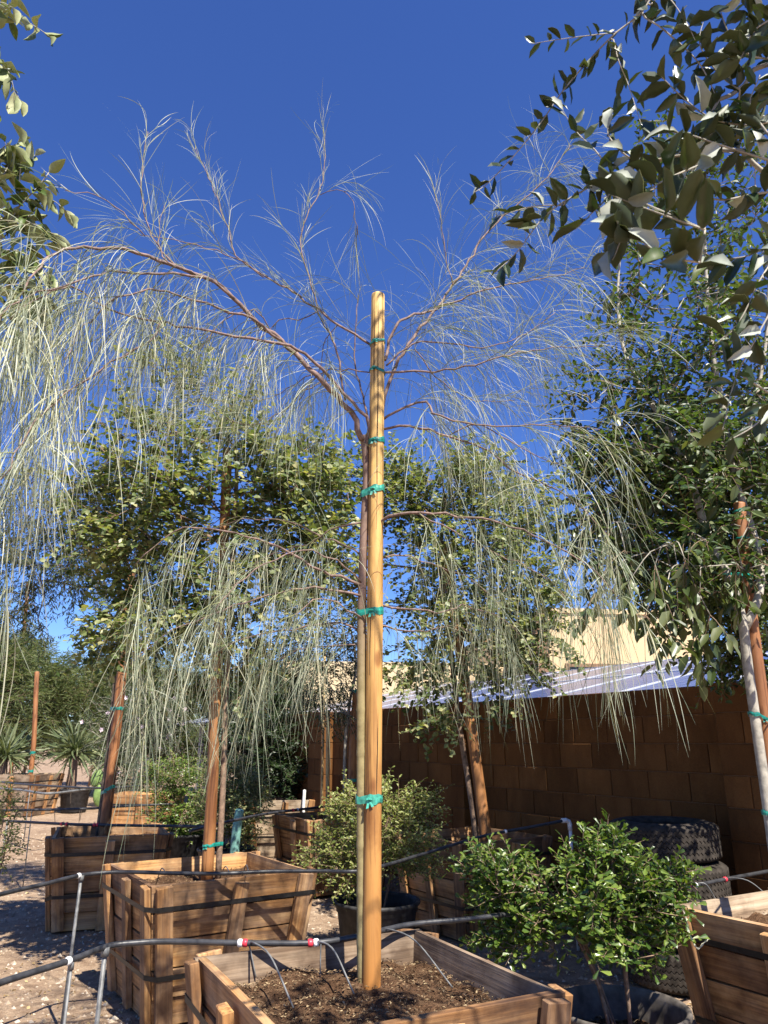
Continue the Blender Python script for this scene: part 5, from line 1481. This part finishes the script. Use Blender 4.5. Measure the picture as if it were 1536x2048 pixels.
# ------------------------------------------------------------------ tyres
def tyre_mesh():
    R, w = 0.345, 0.225
    n = 72
    mb = MB()
    prof = [(R * .60, -.5), (R * .66, -.50), (R * .80, -.52), (R * .93, -.46), (R * .985, -.40), (R * .985, .40), (R * .93, .46), (R * .80, .52), (R * .66, .50), (R * .60, .46), (R * .585, .38), (R * .60, .30), (R * .78, .36), (R * .92, .30), (R * .92, -.30), (R * .78, -.36), (R * .60, -.30), (R * .585, -.40)]
    prof = [(r, z * w + w / 2 * 1.04) for r, z in prof]
    lathe(mb, prof, n, closed=True)
    body = mb.mesh('carcass', [M['rubber']], True); fix_normals(body)
    tr = MB(); zr = 5
    for k in range(zr):                                   # zigzag tread ribs standing proud
        z0 = -.36 * w + k * .148 * w + w / 2 * 1.04; hh = .105 * w
        m = 144; a = np.arange(m) * 2 * math.pi / m; zz = np.where(np.arange(m) % 2 == 0, .035 * w, -.035 * w)
        V = []
        for (r, dz) in ((R * .975, -.004), (R, 0), (R, hh), (R * .975, hh + .004)):
            V.append(np.c_[r * np.cos(a), r * np.sin(a), z0 + zz + dz])
        V = np.concatenate(V)
        q = [[i * m + j, i * m + (j + 1) % m, (i + 1) * m + (j + 1) % m, (i + 1) * m + j] for i in range(3) for j in range(m)]
        tr.add(V, q)
    tread = tr.mesh('tread', [M['rubber']]); fix_normals(tread)
    return body, tread, w * 1.04
tb_, tt_, tw_h = tyre_mesh()
tl = ['bottom worn tyre of the stack against the block wall', 'second worn tyre from the ground in the stack by the wall', 'worn tyre just under the top one of the stack by the wall', 'topmost worn black tyre with zigzag tread on the stack by the wall']
for i in range(4):
    o = empty('tyre', (1.85 + (.02, -.015, .01, -.01)[i], 5.28 + (.0, .02, -.01, .01)[i], i * tw_h + .002 * i), i * 1.3)
    tag(o, tl[i], 'tyre', 'stacked worn tyres')
    link('carcass', tb_, o); link('tread', tt_, o)

# ------------------------------------------------------------------ irrigation pipes
def pipe(label, pts, r, mat, fit=(), drops=(), risers=(), name='irrigation_pipe', n=9):
    S = spline(pts, max(24, len(pts) * 14))
    root = empty(name, tuple(S[0])); tag(root, label, 'pipe', 'black irrigation pipes')
    mb = MB(); tube(mb, S, r, n); mb.build('tube', mat, root, smooth=True)
    def near(u):
        uu = proj(S)[0]; i = int(np.argmin(np.abs(uu - u))); return S[i], norm(S[min(i + 1, len(S) - 1)] - S[max(i - 1, 0)])
    for u, m in fit:
        p, t = near(u); mb = MB(); tube(mb, np.array([p - t * r * .9, p - t * r * .45, p + t * r * .45, p + t * r * .9]), [r * 1.1, r * 1.33, r * 1.33, r * 1.1], 10); mb.build('fitting', M[m], root, smooth=True)
    for u, end, rad in drops:
        p, t = near(u); e = np.array(end)
        mid = (p + e) / 2 + np.array((0, 0, .05))
        mb = MB(); tube(mb, spline([p, p * .75 + mid * .25 + np.array((0, 0, .01)), mid, e], 14), rad, 6); mb.build('drip_tube', M['grey_pipe'], root, smooth=True)
    for u, zb, rad, lean in risers:
        p, t = near(u); mb = MB(); q = np.array((p[0] + lean, p[1] - .02, zb)); tube(mb, np.array([p, (p + q) / 2, q]), rad, 8); tube(mb, np.array([p + (0, 0, -.03), p + (0, 0, .0)]), rad * 1.7, 8); mb.build('riser', M['grey_pipe'], root, smooth=True)
    return root
ZP = .725
front = [pz(u, v, ZP) for u, v in ((-60, 1994), (0, 1966), (140, 1921), (215, 1893), (270, 1886), (340, 1883), (480, 1886), (620, 1886), (700, 1876), (760, 1862), (828, 1848), (938, 1838), (1060, 1822), (1200, 1800), (1330, 1780), (1390, 1771), (1460, 1757), (1540, 1742))]
sz = .615
pipe('black irrigation pipe crossing the front tree box with red and white fittings', front, .0105, M['pipe'],
     fit=[(480, 'white'), (494, 'red'), (617, 'red'), (630, 'white'), (140, 'white'), (1378, 'red'), (1392, 'white'), (1450, 'red'), (1340, 'red')],
     drops=[(484, pz(512, 1955, sz), .0028), (502, pz(587, 2016, sz), .0034), (632, pz(708, 1988, sz), .0034), (640, pz(640, 1955, sz), .0025), (770, pz(905, 1975, sz), .003), (1395, pz(1440, 1815, .62), .0028), (1455, pz(1560, 1815, .62), .0028)],
     risers=[(215, -.1, .0085, -.01), (142, -.1, .005, -.005)])
second = [pz(u, v, .735) for u, v in ((-60, 1808), (0, 1789), (90, 1768), (165, 1750), (240, 1744), (340, 1746), (440, 1747), (540, 1743), (640, 1742), (720, 1742), (780, 1728))] + [pz(843, 1709, .74), pz(968, 1672, .80), pz(1068, 1653, .84), pz(1128, 1641, .87)]
pipe('black irrigation pipe crossing the big brown box and rising to the white elbow', second, .0105, M['pipe'], fit=[(1010, 'white'), (160, 'white')],
     drops=[(330, pz(312, 1768, .62), .003), (455, pz(440, 1757, .62), .003), (500, pz(485, 1752, .62), .003)], risers=[(165, -.1, .0085, -.012)])
third = [pz(u, v, .74) for u, v in ((-40, 1640), (30, 1643), (130, 1648), (210, 1650), (330, 1652), (420, 1653))]
pipe('thin black irrigation pipe over the weathered box on open dirt', third, .012, M['pipe'], fit=[(125, 'red'), (135, 'red'), (187, 'red'), (196, 'red')],
     drops=[(125, pz(131, 1668, .62), .003), (135, pz(136, 1668, .62), .003), (187, pz(188, 1664, .62), .003), (196, pz(192, 1664, .62), .003)], risers=[(14, -.1, .008, -.02)])
fourth = [pz(u, v, .75) for u, v in ((-40, 1622), (60, 1620), (160, 1618), (260, 1612), (345, 1608))]
pipe('thin dark irrigation pipe behind the weathered box carrying short hanging tubes', fourth, .013, M['pipe'],
     drops=[(105, pz(110, 1645, .45), .004), (160, pz(158, 1645, .45), .004), (165, pz(160, 1640, .5), .004)], risers=[(62, -.05, .006, .02)])
fifth = [pz(u, v, .80) for u, v in ((-40, 1558), (20, 1566), (100, 1572), (200, 1576), (280, 1572))]
pipe('dark irrigation pipe in front of the far black pot', fifth, .016, M['pipe'], risers=[(60, -.05, .008, .02)])
sixth = [pz(u, v, .76) for u, v in ((-40, 1574), (40, 1580), (90, 1587), (140, 1583), (185, 1577))]
pipe('pale dusty irrigation pipe sagging before the wide low box', sixth, .016, M['grey_pipe'], drops=[(140, pz(141, 1606, .4), .005)])
seventh = [pz(u, v, .76) for u, v in ((380, 1662), (450, 1645), (520, 1630), (590, 1620), (680, 1610))]
pipe('black irrigation pipe rising behind the spreading shrub towards the wall end', seventh, .013, M['pipe'], fit=[(588, 'red'), (594, 'white')], drops=[(600, pz(606, 1634, .62), .004), (630, pz(640, 1634, .62), .004)])
# PVC elbow
def elbow():
    a = second[-1]
    root = empty('pipe_elbow', tuple(a)); tag(root, 'white plastic pipe elbow on the corner of the shaded box', 'pipe fitting')
    d = norm(second[-1] - second[-2]); d[2] = 0
    mb = MB(); tube(mb, np.array([a - d * .02, a + d * .02, a + d * .045 + (0, 0, -.008), a + d * .052 + (0, 0, -.03), a + d * .052 + (0, 0, -.07)]), .017, 10); mb.build('bend', M['white'], root, smooth=True)
    mb = MB(); tube(mb, np.array([a + d * .052 + (0, 0, -.06), a + d * .052 + (0, 0, -.3), (a + d * .052) * (1, 1, 0)]), .0125, 10); mb.build('stem', M['white'], root, smooth=True)
elbow()
b = pz(607, 1600, .7)
stake('pipe_riser', 'short upright white pipe stub at the grey-topped box', [(b[0], b[1], 0), (b[0], b[1], .5), py(609, 1581, b[1])], .022, M['white'])
b = pz(480, 1705, 0); b = np.array((-1.48, 7.85, 0))
stake('teal_post', 'short teal painted post beside the spreading green shrub', [np.array((-1.45, 7.85, -.05)), np.array((-1.45, 7.85, .5)), py(479, 1622, 7.85)], .045, M['teal'])

# ------------------------------------------------------------------ gravel and litter
def litter():
    rng = np.random.default_rng(99)
    n = 16000
    Y = 2.2 + 11 * rng.random(n) ** 1.6; X = rng.uniform(-.62, .4, n) * Y
    z = ground_z(X, Y)
    P = np.c_[X, Y, z]
    s = rng.uniform(.004, .014, n) * rng.choice([1, 1, 1, 1.8], n)
    O = np.array([(1, 0, 0), (-1, 0, 0), (0, 1, 0), (0, -1, 0), (0, 0, .8), (0, 0, -.6)])
    V = P[:, None] + O[None] * s[:, None, None] * rng.uniform(.6, 1.3, (n, 6, 1))
    a = rng.uniform(0, 6.28, n)
    Fo = np.array([(0, 2, 4), (2, 1, 4), (1, 3, 4), (3, 0, 4), (2, 0, 5), (1, 2, 5), (3, 1, 5), (0, 3, 5)])
    FF = (np.arange(n)[:, None, None] * 6 + Fo[None]).reshape(-1, 3)
    mb = MB(); mb.add(V.reshape(-1, 3), FF)
    tag(mb.build('gravel', M['stone']), 'loose tan gravel scattered over the dirt yard', 'gravel', kind='stuff')
    n = 7000
    Y = 2.2 + 11 * rng.random(n) ** 1.4; X = rng.uniform(-.62, .4, n) * Y
    keepm = value_noise2(X * 1.3 + 20, Y * 1.3 + 20, 8) > .45
    X, Y = X[keepm], Y[keepm]
    P = np.c_[X, Y, ground_z(X, Y) + .008]
    mb = MB(); scatter_flakes(mb, P, rng, .012, .04, (.3, .6), .4)
    tag(mb.build('leaf_litter', M['litter']), 'dry tan fallen leaves and bark bits on the dirt', 'leaf litter', kind='stuff')
litter()
